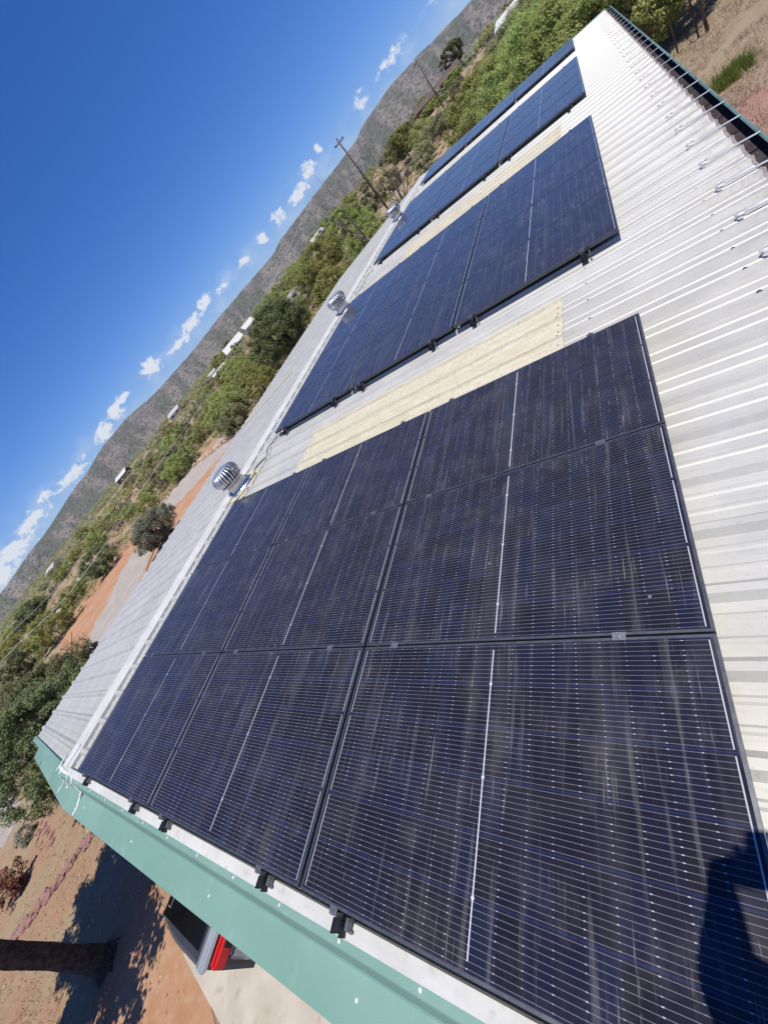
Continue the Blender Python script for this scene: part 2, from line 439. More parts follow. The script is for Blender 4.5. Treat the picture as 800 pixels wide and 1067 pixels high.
# ------------------------------------------------------------------ world, sun, camera
def world():
    w = bpy.data.worlds.new('World'); SC.world = w; w.use_nodes = True
    t = w.node_tree; t.nodes.clear(); N = t.nodes.new; L = t.links.new
    out = N('ShaderNodeOutputWorld'); bg = N('ShaderNodeBackground'); L(bg.outputs[0], out.inputs[0])
    sky = N('ShaderNodeTexSky'); sky.sky_type = 'NISHITA'; sky.sun_disc = False
    sky.sun_elevation = math.asin(SUN.z); sky.sun_rotation = math.atan2(SUN.x, SUN.y)
    sky.altitude = 1100; sky.air_density = 1.0; sky.dust_density = .15; sky.ozone_density = 2.6
    bg.inputs[1].default_value = .084
    # small cumulus low over the hills, each at its own bearing and height
    tc = N('ShaderNodeTexCoord'); sp = N('ShaderNodeSeparateXYZ'); L(tc.outputs['Generated'], sp.inputs[0])
    def m(op, a, b=None, clamp=False):
        n = N('ShaderNodeMath'); n.operation = op; n.use_clamp = clamp
        for i, q in enumerate((a, b)):
            if q is None: continue
            if isinstance(q, (int, float)): n.inputs[i].default_value = q
            else: L(q, n.inputs[i])
        return n.outputs[0]
    az = m('MULTIPLY', m('ARCTAN2', sp.outputs[0], sp.outputs[1]), 57.2958)
    el = m('MULTIPLY', m('ARCSINE', sp.outputs[2]), 57.2958)
    cv = N('ShaderNodeCombineXYZ'); L(az, cv.inputs[0]); L(m('MULTIPLY', el, 1.5), cv.inputs[1])
    nz = N('ShaderNodeTexNoise'); nz.inputs['Scale'].default_value = 1.15; nz.inputs['Detail'].default_value = 6; nz.inputs['Roughness'].default_value = .62
    L(cv.outputs[0], nz.inputs['Vector'])
    nf = m('MULTIPLY', m('SUBTRACT', nz.outputs['Fac'], .5), 4.8)
    clouds = [(-82,2.6,4.5,1.0,1),(-77.5,3.1,2.6,.75,1),(-74,3.7,1.7,.7,.9),(-71.2,4.35,.7,.45,1),(-67.8,3.7,2.0,.6,.9),(-62.3,4.1,1.1,.75,1.15),(-59.6,4.6,1.0,.75,1.1),(-58,4.9,.7,.5,.9),
              (-53,4.75,1.0,.8,1.15),(-48.6,4.1,1.6,.5,.9),(-46,4.5,1.3,.55,1),(-43.2,4.8,1.0,.6,1),(-40.5,4.35,.8,.4,.7),(-36.6,4.3,.8,.4,.85),(-33.6,4.3,.6,.55,.9),(-30.7,4.35,.7,.6,.95),
              (-27.4,4.3,1.3,.5,1),(-25.2,4.8,.9,.6,1),(-23.2,5.3,.4,.35,.7),(-17.4,4.8,.7,.5,.62),(-13.2,5.0,1.3,.45,.68),(-8,5.1,1.0,.4,.35),(20,5,3,1,1),(60,6,3,1.2,1),(100,5,5,1.2,1),(140,6,3,1,1),(-110,4,4,1,1),(-150,5,5,1.2,1)]
    acc = None
    for (a, e, sa, se, k) in clouds:
        da = m('DIVIDE', m('SUBTRACT', az, a), sa*1.25); de = m('DIVIDE', m('SUBTRACT', el, e), se*1.05)
        d = m('SQRT', m('ADD', m('MULTIPLY', da, da), m('MULTIPLY', de, de)))
        q = m('MULTIPLY', m('SUBTRACT', 1.25, d), k)
        acc = q if acc is None else m('MAXIMUM', acc, q)
    body = m('ADD', m('MULTIPLY', acc, 1.5), nf)
    mr = N('ShaderNodeMapRange'); mr.interpolation_type = 'SMOOTHSTEP'; L(body, mr.inputs[0]); mr.inputs[1].default_value = .15; mr.inputs[2].default_value = 1.15
    wisp = N('ShaderNodeTexNoise'); wisp.inputs['Scale'].default_value = .35; wisp.inputs['Detail'].default_value = 5; L(cv.outputs[0], wisp.inputs['Vector'])
    band = N('ShaderNodeMapRange'); band.interpolation_type = 'SMOOTHSTEP'; L(m('ABSOLUTE', m('SUBTRACT', el, 4.0)), band.inputs[0]); band.inputs[1].default_value = 2.2; band.inputs[2].default_value = .2
    wm = N('ShaderNodeMapRange'); L(wisp.outputs[0], wm.inputs[0]); wm.inputs[1].default_value = .45; wm.inputs[2].default_value = .75
    fac = m('MAXIMUM', m('MULTIPLY', mr.outputs[0], .92), m('MULTIPLY', m('MULTIPLY', band.outputs[0], wm.outputs[0]), .3), True)
    mx = N('ShaderNodeMix'); mx.data_type = 'RGBA'; L(fac, mx.inputs[0]); 
    hs = N('ShaderNodeHueSaturation'); hs.inputs['Saturation'].default_value = 1.33; hs.inputs['Value'].default_value = 1.0
    L(sky.outputs[0], hs.inputs['Color']); tn = N('ShaderNodeMix'); tn.data_type = 'RGBA'; tn.blend_type = 'MULTIPLY'; tn.inputs[0].default_value = 1; L(hs.outputs[0], tn.inputs[6]); tn.inputs[7].default_value = (.70, .815, 1.22, 1); L(tn.outputs[2], mx.inputs[6])
    mx.inputs[7].default_value = (8.6, 8.9, 9.3, 1)
    L(mx.outputs[2], bg.inputs[0])
    sd = bpy.data.lights.new('Sun', 'SUN'); sd.energy = 3.9; sd.angle = R(.53); sd.color = (1, .955, .88)
    so = bpy.data.objects.new('Sun', sd); COL.objects.link(so)
    so.rotation_euler = SUN.to_track_quat('Z', 'Y').to_euler(); so.location = (0, 0, 60)
world()
cd = bpy.data.cameras.new('Camera'); cam = bpy.data.objects.new('Camera', cd); COL.objects.link(cam)
Mx = Matrix((RGT, -DWN, -FWD)).transposed()
cam.matrix_world = Matrix.Translation(CAM) @ Mx.to_4x4()
cd.sensor_fit = 'VERTICAL'; cd.sensor_height = 24; cd.lens = 24*F/H; cd.clip_start = .02; cd.clip_end = 20000
SC.camera = cam
vs = SC.view_settings; vs.view_transform = 'Standard'; vs.look = 'None'; vs.gamma = 1; vs.exposure = 0.28

# ------------------------------------------------------------------ terrain
def terrain():
    b = MB(); na = 240
    rs = [0, 6, 12, 18, 24, 30]; r = 30
    while r < 2400: r *= 1.045; rs.append(r)
    rows = []
    for r in rs:
        rows.append([(r*math.cos(2*math.pi*j/na), r*math.sin(2*math.pi*j/na), gz(r*math.cos(2*math.pi*j/na), r*math.sin(2*math.pi*j/na))) for j in range(na+1)])
    b.strip(rows)
    tag(b.build('ground', M['ground'], smooth=True), kind='structure')
terrain()
SKYL = [(-180,2.2),(-130,2.4),(-100,1.2),(-88,1.3),(-81.5,1.55),(-75.7,2.0),(-67.9,2.75),(-63,3.3),(-60,3.35),(-54.6,2.75),(-48.7,2.6),(-43,2.7),(-40.2,2.65),(-34.1,2.5),(-31.9,2.85),(-24.9,3.0),(-20.2,3.05),(-18,3.45),(-14.7,3.6),(-11.5,3.35),(-9.6,3.05),(-6,2.65),(0,2.3),(20,2.6),(60,2),(120,2.6),(180,2.2)]
def skyl(a):
    for (a0, e0), (a1, e1) in zip(SKYL, SKYL[1:]):
        if a0 <= a <= a1: return e0+(e1-e0)*sst(a0, a1, a)
    return 2.2
def hills():
    b = MB(); rows = []
    ts = [0, .04, .08, .13, .18, .24, .30, .36, .42, .48, .54, .6, .66, .72, .78, .84, .9, .95, 1.0, 1.12, 1.3]
    na = 900
    for t in ts:
        row = []
        for j in range(na+1):
            a = -180+360*j/na; ar = R(a)
            rr = 2300 + 1500*t
            x, y = rr*math.sin(ar), rr*math.cos(ar)
            top = 3800*math.tan(R(skyl(a))) + ZC
            tt = min(t, 1.0)
            prof = tt**1.15
            q = Vector((x*.0016, y*.0016, .5))
            rid = 1-abs(noise.noise(Vector((a*.55, t*1.1, 2.2))))*2.0
            rid2 = noise.noise(Vector((a*1.9, t*3, 5)))
            z = top*prof + (1-abs(2*tt-1)**2)*(rid*9*top/180 + rid2*5 + noise.noise(q*4)*14)
            z += noise.noise(Vector((a*1.3, 7, t*4)))*2.5*(tt > .9)
            if t > 1: z -= (t-1)*260
            row.append((x, y, z + 2 - 8*(t == 0)))
        rows.append(row)
    b.strip(rows)
    tag(b.build('hills', M['hill'], smooth=True), kind='structure')
hills()

def sheet(name, pts, z, mat, jit=.0, cell=None):
    """flat sheet over a ground polygon; edges cut finer and roughened"""
    out = []
    n = len(pts)
    for i in range(n):
        a, b = pts[i], pts[(i+1) % n]
        k = max(1, int((b-a).length/(.6 if jit else 5)))
        for q in range(k):
            p = a.lerp(b, q/k)
            if jit:
                p = p + Vector((noise.noise(p*1.1)*jit, noise.noise(p*1.1+Vector((9,9,9)))*jit, 0)) + Vector((random.uniform(-1,1), random.uniform(-1,1), 0))*jit*.12
            out.append(p)
    bm = bmesh.new()
    vs_ = [bm.verts.new((p.x, p.y, z)) for p in out]
    f = bm.faces.new(vs_)
    if f.normal.z < 0: f.normal_flip()
    bmesh.ops.triangulate(bm, faces=bm.faces[:])
    bm.normal_update()
    if sum(fc.normal.z for fc in bm.faces) < 0: bmesh.ops.reverse_faces(bm, faces=bm.faces[:])
    me = bpy.data.meshes.new(name); bm.to_mesh(me); bm.free(); me.materials.append(mat)
    o = bpy.data.objects.new(name, me); COL.objects.link(o)
    tag(o, kind='structure'); return o
PX = lambda L_: [at(*p) for p in L_]
sheet('bare_soil', PX([(62,672),(72,640),(95,612),(118,585),(133,560),(150,556),(170,522),(205,482),(238,440),(252,430),(262,446),(262,480),(200,580),(150,660),(100,725),(80,715)]), .006, M['soil'], 1.6)
sheet('gravel_road', PX([(80,700),(100,650),(120,612),(137,578),(150,566),(160,572),(148,600),(128,640),(112,675),(98,702)]), .012, M['road'], .75)
sheet('gravel_road', PX([(164,530),(180,508),(205,484),(232,454),(248,432),(256,440),(240,464),(215,493),(190,520),(172,540)]), .012, M['road'], .75)
sheet('distant_road', [polar(40,652,78)+Vector((0,0,0)), polar(100,585,95), polar(104,590,88), polar(48,655,70)], .02, M['road'], .8)
sheet('yard_soil', PX([(150,925),(175,945),(210,1000),(250,1060),(150,1130),(90,1090),(120,1010)]), .010, M['soil'], .6)
sheet('pale_soil', PX([(-30,800),(15,815),(22,850),(5,880),(-30,890)]), .006, M['road'], .4)
cp = [at(193,996), at(236,1075), at(236,1075)+Vector((0,-8,0)), at(193,996)+Vector((12,-10,0)), at(193,996)+Vector((12,1.4,0)), at(193,996)+Vector((0,1.2,0))]
sheet('concrete_pad', cp, .03, M['concrete'])
sheet('red_gravel_bed', [at(742,128), at(760,112), at(795,88), at(840,60), at(900,150), at(800,200)+Vector((0,-3,0)), at(770,160)], .008, M['redgravel'], .5)
sheet('dry_grass_ground', [Vector(p) for p in ((1.6,8,0),(14,8,0),(26,22,0),(22,29,0),(2,29,0),(.5,24,0))], .004, M['drygrassground'], 1.2)

# ------------------------------------------------------------------ foliage
class Leafs:
    """many small leaf faces, gathered as numpy arrays"""
    def __init__(s): s.q = []
    def mesh(s, name, mat, smooth=False):
        q = np.concatenate(s.q).reshape(-1, 3).astype(np.float32); n = len(q)//4
        me = bpy.data.meshes.new(name); me.vertices.add(n*4); me.vertices.foreach_set('co', q.ravel())
        me.loops.add(n*4); me.loops.foreach_set('vertex_index', np.arange(n*4, dtype=np.int32))
        me.polygons.add(n); me.polygons.foreach_set('loop_start', np.arange(0, n*4, 4, dtype=np.int32))
        me.update(calc_edges=True); me.materials.append(mat); return me
    def build(s, name, mat, parent=None, smooth=False):
        o = bpy.data.objects.new(name, s.mesh(name, mat)); COL.objects.link(o)
        if parent: o.parent = parent
        return o
def leaf_quads(b, c, rad, n, size, rnd, flat=1.0, shell=.55, asp=.5, up=2.6):
    g = np.random.default_rng(rnd.randrange(1 << 30))
    p = g.normal(size=(n, 3)); p /= np.linalg.norm(p, axis=1)[:, None]
    p *= (shell+(1-shell)*g.random(n))[:, None]
    # lumpy: push in some sectors so the outline is uneven
    lump = 1-.35*np.abs(np.sin(p[:, 0]*3.1+g.random()*6)*np.sin(p[:, 1]*2.7+g.random()*6))
    q = np.array(c)+p*rad*lump[:, None]*np.array([1, 1, flat])
    nr = p*.8+g.uniform(-1, 1, (n, 3)); nr[:, 2] += up*.5; nr /= np.linalg.norm(nr, axis=1)[:, None]
    a = np.cross(nr, g.normal(size=(n, 3))); a /= np.linalg.norm(a, axis=1)[:, None]; w = np.cross(nr, a)
    sz = (size*g.uniform(.55, 1.45, n))[:, None]
    quad = np.stack([q-a*sz, q+w*sz*asp, q+a*sz, q-w*sz*asp], axis=1)
    b.q.append(quad.reshape(-1, 3))
def leaf_quads_old(b, c, rad, n, size, rnd, flat=1.0, shell=.55):
    for _ in range(n):
        while True:
            p = Vector((rnd.uniform(-1,1), rnd.uniform(-1,1), rnd.uniform(-1,1)))
            if 0.02 < p.length <= 1: break
        p = p.normalized()*(shell+(1-shell)*rnd.random())
        q = Vector(c)+Vector((p.x*rad, p.y*rad, p.z*rad*flat))
        nrm = (p*.8+Vector((rnd.uniform(-1,1), rnd.uniform(-1,1), rnd.uniform(-.4,1.2)))).normalized()
        u = nrm.orthogonal().normalized(); u.rotate(Matrix.Rotation(rnd.uniform(0,6.28), 3, nrm)); w = nrm.cross(u)
        s = size*rnd.uniform(.6,1.4)
        b.add([q-u*s, q+w*s*.55, q+u*s, q-w*s*.55], [(0,1,2,3)])
def crown(rx, rz, cz, nb, nl, ls, seed, blob=.32, flat=.8, low=.0, rough=.25):
    rnd = random.Random(seed); b = Leafs()
    for i in range(nb):
        th = rnd.uniform(0, 6.283); k = math.sqrt(rnd.random()); zz = rnd.uniform(-1+low, 1)
        w = math.sqrt(max(.05, 1-zz*zz))
        rr = rx*w*(k*.35+.6)*rnd.uniform(1-rough, 1+rough)
        c = Vector((rr*math.cos(th), rr*math.sin(th), cz+rz*zz*.8))
        leaf_quads(b, c, rx*blob*rnd.uniform(.6,1.3), nl, ls, rnd, flat)
    return b
def limbs(rx, cz, rz, seed, n=6, r0=.12, base=0.0, fork=True):
    rnd = random.Random(seed+91); b = MB()
    top = Vector((rnd.uniform(-.1,.1)*rx, rnd.uniform(-.1,.1)*rx, cz))
    mid = Vector((rnd.uniform(-.06,.06), rnd.uniform(-.06,.06), cz*.5))
    b.tube([Vector((0,0,base-.15)), Vector((0,0,base+.1)), mid, top], [r0*1.35, r0, r0*.8, r0*.45], 8)
    for i in range(n):
        a = 6.283*i/n+rnd.uniform(-.4,.4); s = mid.lerp(top, rnd.uniform(-.2,.8))
        e = Vector((math.cos(a)*rx*.75, math.sin(a)*rx*.75, cz+rz*rnd.uniform(-.35,.6)))
        m_ = s.lerp(e, .5)+Vector((rnd.uniform(-.1,.1)*rx, rnd.uniform(-.1,.1)*rx, rnd.uniform(0,.2)*rz))
        b.tube([s, m_, e], [r0*.5, r0*.32, r0*.12], 5)
        for k in range(2):
            e2 = e+Vector((rnd.uniform(-.3,.3)*rx, rnd.uniform(-.3,.3)*rx, rnd.uniform(-.1,.35)*rz))
            b.tube([m_, e2], [r0*.2, r0*.06], 4)
    return b
def plant(name, loc, cr, lm, leafmat, barkmat, label, cat, group=None, rz=0, sc=1, trunk='trunk'):
    e = empty(name, loc, rz, label, cat, group); e.scale = (sc, sc, sc)
    lm.build(trunk, barkmat, e, True); cr.build('crown', leafmat, e)
    return e
def copy_plant(src, loc, rz, sc, label=None, group=None):
    c = copy_tree(src); c.location = loc; c.rotation_euler = (0,0,rz)
    c.scale = sc if isinstance(sc, tuple) else (sc, sc, sc)
    if label: c['label'] = label
    if group: c['group'] = group
    return c

# single trees and shrubs one can point to
def P_(px, py, r): return polar(px, py, r)
rndp = random.Random(5)
loc = P_(10, 748, 16.4)
plant('juniper_tree', loc, crown(1.8,1.65,1.9,240,420,.030,11,.14,1.1,.0,.45), limbs(2.3,2.0,1.7,11,7,.2), M['juniper'], M['bark'],
      'big dark juniper tree beyond the low corner of the roof', 'tree')
plant('juniper_tree', P_(-34,700,20), crown(1.9,1.5,1.9,230,360,.034,12,.14,1.1,.0,.3), limbs(2.2,2.1,1.6,12,7,.2), M['juniper'], M['bark'],
      'dark juniper tree cut by the left edge of the photo', 'tree')
plant('juniper_tree', P_(284,338,38), crown(2.9,2.15,3.0,260,260,.055,13,.14,1.1,.0,.3), limbs(2.8,2.8,2.0,13,8,.24), M['juniper'], M['bark'],
      'dark round juniper rising behind the roof ridge between two vents', 'tree')
plant('oak_bush', P_(163,552,33), crown(1.7,1.15,1.35,170,260,.045,57,.20,1.0,.0,.3), limbs(1.7,1.4,1.2,14,6,.1), M['oak'], M['bark'],
      'dusty grey green bush where the gravel road meets the roof edge', 'bush')
plant('juniper_tree', P_(22,634,88), crown(2.9,1.9,2.6,120,160,.10,15,.18,1,.0,.3), limbs(2.8,2.3,1.8,15,6,.25), M['juniper'], M['bark'],
      'lone dark round tree against the far left hills', 'tree')
plant('mesquite_tree', P_(327,268,62), crown(4.0,2.3,3.0,200,220,.085,16,.15,.9,.0,.35), limbs(3.8,2.8,2.0,16,8,.16), M['mesq'], M['bark'],
      'broad yellow green mesquite behind the ridge, left of the bare trees', 'tree')
plant('mesquite_tree', P_(355,230,74), crown(2.7,2.2,2.9,130,220,.085,17,.17,.9,.0,.35), limbs(2.6,2.6,1.9,17,7,.15), M['mesq'], M['bark'],
      'small yellow green tree left of the nearer utility pole', 'tree')
plant('mesquite_tree', P_(281,312,92), crown(4.2,1.7,2.0,160,200,.10,18,.15,.9,.0,.35), limbs(4.4,2.2,1.8,18,7,.15), M['mesq'], M['bark'],
      'olive tree just behind the pale trailer', 'tree')
plant('mesquite_tree', P_(246,385,62), crown(3.8,1.4,1.5,150,200,.085,19,.15,.9,.0,.35), limbs(3.6,1.4,1.2,19,7,.13), M['mesq'], M['bark'],
      'green shrub in front of the long white house', 'bush')
plant('mesquite_tree', P_(405,130,95), crown(3.0,2.2,2.8,120,180,.12,20,.16,.9,.0,.35), limbs(2.8,2.4,1.9,20,7,.15), M['mesq'], M['bark'],
      'bright green tree left of the farther utility pole', 'tree')
plant('juniper_tree', P_(468,52,175), crown(3.6,2.9,4.0,110,160,.16,21,.16,.9,.0,.35), limbs(3.4,3.6,2.4,21,7,.25), M['juniper'], M['bark'],
      'dark evergreen standing above the scrub near the maroon barn', 'tree')
for i, (px, py, r, rx, cz) in enumerate([(447,118,138,2.0,.9),(474,84,142,2.4,1.2),(461,106,134,1.5,.6)]):
    plant('mesquite_bush', P_(px, py, r), crown(rx, cz, cz, 70, 120, .13, 130+i, .2, .9, 0, .4), limbs(rx, cz, cz*.8, 130+i, 6, .1), M['mesq'], M['bark'],
          ['green bush at the low end of the maroon barn', 'green bush at the upper end of the maroon barn', 'small green bush in front of the middle of the maroon barn'][i], 'bush')
# bright bushes past the far end of the roof
for i, (px, py, r, rx, cz) in enumerate([(522,72,41,3.4,2.1),(560,42,34,3.6,2.3),(598,14,30,3.4,2.2),(640,-18,27,3.0,2.0),(498,100,52,3.2,2.0),(585,-25,44,4.2,2.6),(628,4,37,3.0,2.2),(540,5,55,4.0,2.4)]):
    lab = ['bright green bush showing over the farthest solar array', 'largest bright green bush behind the farthest solar panels',
           'tall green bush right behind the far roof end', 'dense green bush beside the far roof corner at the top edge',
           'green bush left of the bright bushes, above the far array', 'green treetop cut by the top edge above the far roof end',
           'green bush between the far roof corner and the treetop', 'olive green tree at the top beside the maroon building'][i]
    plant('mesquite_bush', P_(px, py, r), crown(rx, cz*.95, cz, 210, 330, .034+.0008*r, 30+i, .15, .95, .0, .4), limbs(rx, cz, cz*.8, 30+i, 8, .11),
          M['mesq'] if i != 7 else M['olive'], M['bark'], lab, 'bush')
# pine whose trunk crosses the lower left corner; its crown is above the frame's left edge
pt = at(112, 1001)
def pine():
    rnd = random.Random(44)
    e = empty('pine_tree', pt, 0, 'dark rough trunk of a pine crossing the lower left corner, in its own shade', 'tree')
    t = MB(); t.tube([(0,0,-.1),(.0,0,.0),(.02,.0,.35),(-.03,.03,1.6),(0,.0,3.4),(.05,.05,5.4),(0,0,7.2)], [.30,.25,.17,.15,.12,.08,.03], 14)
    for k in range(5):
        a = k*1.3; t.tube([(0,0,.18),(math.cos(a)*.2,math.sin(a)*.2,.04),(math.cos(a)*.42,math.sin(a)*.42,-.05)], [.1,.07,.03], 6)
    c = Leafs()
    for k in range(46):
        z = rnd.uniform(3.1, 6.9); a = rnd.uniform(0, 6.283); L_ = (7.9-z)*.47*rnd.uniform(.75,1.1)+.25
        s = Vector((0,0,z-.3)); en = Vector((math.cos(a)*L_, math.sin(a)*L_, z+.1))
        t.tube([s, s.lerp(en,.5)+Vector((0,0,-.05)), en], [.05,.03,.012], 5)
        for q in range(5):
            p = s.lerp(en, .35+.16*q); leaf_quads(c, p+Vector((rnd.uniform(-.2,.2), rnd.uniform(-.2,.2), 0)), .42, 200, .06, rnd, .6, .2)
    tr = MB(); rows = []
    for i in range(90):
        z = -.1+i*.04; r0 = .17+.10*math.exp(-max(0,z)*5) ; row = []
        for j in range(49):
            an = 2*math.pi*(j % 48)/48
            dd = noise.noise(Vector((math.cos(an)*3.2, math.sin(an)*3.2, z*2.2)))*.022+noise.noise(Vector((math.cos(an)*9, math.sin(an)*9, z*5)))*.014
            row.append(Vector(((r0+dd)*math.cos(an)-.02*math.sin(z), (r0+dd)*math.sin(an)+.02*math.sin(z*1.3), z)))
        rows.append(row)
    tr.strip(rows); tr.build('bark', M['bark'], e, True)
    t.build('trunk', M['bark'], e, True); c.build('crown', M['juniper'], e)
pine()

# scrub: two hundred odd individual shrubs, then the far mass as one object
protos = []
def proto(kind, mat, rx, rz, nb, nl, ls, seed):
    cr = crown(rx, rz, rz*.95, nb, nl, ls, seed, .22, .9, .1, .4); lm = limbs(rx*.8, rz*.8, rz*.6, seed, 5, .05)
    return (kind, cr.mesh('crown', mat), lm.mesh('stem', M['twig'], True))
protos.append(proto('desert_shrub', M['olive'], 1.5, .95, 70, 150, .055, 61))
protos.append(proto('desert_shrub', M['olive'], 1.3, 1.1, 62, 150, .055, 62))
protos.append(proto('mesquite_shrub', M['mesq'], 1.7, 1.2, 76, 150, .06, 63))
protos.append(proto('sage_shrub', M['sage'], 1.0, .6, 50, 130, .045, 64))
protos.append(proto('dry_brush', M['dry'], .9, .5, 44, 120, .045, 65))
protos.append(proto('juniper_shrub', M['juniper'], 1.2, 1.15, 70, 170, .05, 66))
PLAB = {'desert_shrub':'olive green desert shrub in the scrub beyond the building', 'mesquite_shrub':'leafy bright green mesquite shrub in the scrub beyond the building',
        'sage_shrub':'low grey green sage bush in the scrub', 'dry_brush':'low dry tan brush clump in the scrub', 'juniper_shrub':'small dark juniper shrub in the scrub'}
def put_shrub(k, loc, s, rz):
    kind, cm, lm = protos[k]
    e = empty(kind, loc, rz, PLAB[kind], 'shrub', 'scrub: '+PLAB[kind]); e.scale = (s*rndp.uniform(.85,1.2), s*rndp.uniform(.85,1.2), s)
    for nm, me in (('crown', cm), ('stem', lm)):
        o = bpy.data.objects.new(nm, me); COL.objects.link(o); o.parent = e
keep_out = [P_(150,575,40), P_(120,620,38), P_(100,660,37), P_(185,508,46), P_(215,480,40), P_(235,455,36)]
cnt = 0; tries = 0; placed = []
while cnt < 285 and tries < 60000:
    tries += 1
    a = R(rndp.uniform(-97, 9)); r = 33+ (rndp.random()**1.35)*165
    x, y = r*math.sin(a), r*math.cos(a)
    if x > -12.5 and y < 24: continue
    dg = math.degrees(a)
    if dg < -52 and r < 50 + 6*noise.noise(Vector((a*5, 1, 0))): continue      # road and bare soil side
    if r < 40 and dg < -30: continue
    dn = noise.noise(Vector((x*.035, y*.035, 7)))
    if dn < -.16 and rndp.random() < .75: continue
    p = Vector((x, y, gz(x, y)))
    mind = 2.2 + r*.008
    if any((p-q).length < mind for q in placed[-400:]): continue
    if any((p-q).length < 3.0 for q in keep_out): continue
    # the view to the white and maroon houses stays open in front of them
    blocked = False
    for (hx, hy, hr, w_) in [(250,353,150,.045),(231,386,140,.025),(297,302,80,.035),(524,4,120,.05),(22,660,80,.06)]:
        hd = ray(hx, hy); ha = math.atan2(hd.x, hd.y)
        if abs(ha-a) < w_*.7 and hr*.9 < r < hr+4: blocked = True
    if blocked: continue
    placed.append(p); cnt += 1
    k = rndp.choices(range(6), [.24,.19,.30,.13,.11,.03])[0]
    put_shrub(k, p-Vector((0,0,.05)), rndp.uniform(.7,1.35)*(1+.0016*r), rndp.uniform(0,6.28))
def far_scrub():
    rnd = random.Random(77)
    for name, mat, N_, lab in (('distant_scrub', M['olive'], 2300, 0), ('distant_scrub', M['mesq'], 1300, 0), ('distant_scrub', M['sage'], 700, 0), ('distant_scrub', M['juniper'], 420, 0)):
        b = Leafs(); c = 0
        while c < N_:
            a = R(rnd.uniform(-110, 25)); r = 120 + (rnd.random()**1.2)*900
            x, y = r*math.sin(a), r*math.cos(a)
            if noise.noise(Vector((x*.012, y*.012, 4))) < -.12 and rnd.random() < .8: continue
            if r < 190 and rnd.random() < .35: continue
            s = rnd.uniform(1.1, 2.4)*(1+r*.0006); z = gz(x, y)
            for q in range(3):
                cc = Vector((x+rnd.uniform(-.8,.8)*s, y+rnd.uniform(-.8,.8)*s, z+s*.45))
                leaf_quads(b, cc, s*.75, 15, .32*s**.5, rnd, .75, .5)
            c += 1
        tag(b.build(name, mat), 'far scrub covering the valley floor below the hills', 'scrub', None, 'stuff')
far_scrub()

def ground_cover():
    rnd = random.Random(52)
    for mat, N_ in ((M['dry'], 2500), (M['olive'], 2600), (M['mesq'], 3000)):
        b = Leafs(); c = 0
        while c < N_:
            a = R(rnd.uniform(-98, 12)); r = 36+rnd.random()**1.3*190
            x, y = r*math.sin(a), r*math.cos(a)
            if x > -12.5 and y < 24: continue
            if math.degrees(a) < -50 and r < 52+5*noise.noise(Vector((a*5, 1, 0))): continue
            if math.degrees(a) < -30 and r < 42: continue
            s_ = rnd.uniform(.3, .9)*(1+r*.002)
            leaf_quads(b, (x, y, gz(x, y)+s_*.25), s_, 46, .075*(1+r*.006), rnd, .5, .3)
            c += 1
        tag(b.build('low_brush', mat), 'low tangled brush between the desert shrubs beyond the building', 'brush', None, 'stuff')
ground_cover()
def road_fence():
    a, b = at(164,509), at(209,479); d = b-a; n = 8
    e = empty('wire_fence', a, 0, 'rickety pale fence beside the dirt road above the nearest roof vent', 'fence')
    for i in range(n+1):
        q = d*i/n; MB().tube([(q.x,q.y,-.1),(q.x+random.uniform(-.05,.05),q.y,1.35)], .05, 6).build('post', M['twig'], e)
    for h in (.5, 1.2): MB().tube([Vector((0,0,h)), d+Vector((0,0,h))], .025, 5).build('rail', M['twig'], e)
road_fence()
# bare trees by the nearer pole
def bare_tree(px, py, r, h, seed, label, lean=(0,0)):
    rnd = random.Random(seed); b = MB(); t = MB()
    def br(bb, p, d, L_, rad, depth):
        pts = [p]; rr = [rad]; q = p.copy(); dd = d.copy()
        for i in range(4):
            dd = (dd+Vector((rnd.uniform(-.18,.18), rnd.uniform(-.18,.18), rnd.uniform(-.02,.1)))).normalized()
            q = q+dd*L_/4; pts.append(q.copy()); rr.append(rad*(1-.17*(i+1)))
        bb.tube(pts, rr, 5 if depth else 7)
        if depth >= 4: return
        for k in range(3 if depth else 6):
            i = rnd.choice([1,2,3,4] if depth else [2,3,4]); 
            nd = (dd*.7+Vector((rnd.uniform(-1,1), rnd.uniform(-1,1), rnd.uniform(-.1,.7)))).normalized()
            br(b, pts[i], nd, L_*rnd.uniform(.5,.72), rr[i]*.62, depth+1)
    br(t, Vector((0,0,-.1)), Vector((lean[0],lean[1],1)).normalized(), h*.5, h*.020, 0)
    e = empty('bare_tree', P_(px, py, r), 0, label, 'tree')
    t.build('trunk', M['twig'], e, True); b.build('branches', M['twig'], e, True)
bare_tree(398, 226, 34, 8.6, 3, 'leafless grey tree behind the ridge, below the nearer utility pole', (-.5,-.15))
bare_tree(418, 206, 38, 7.6, 8, 'leafless grey tree just right of the nearer utility pole')

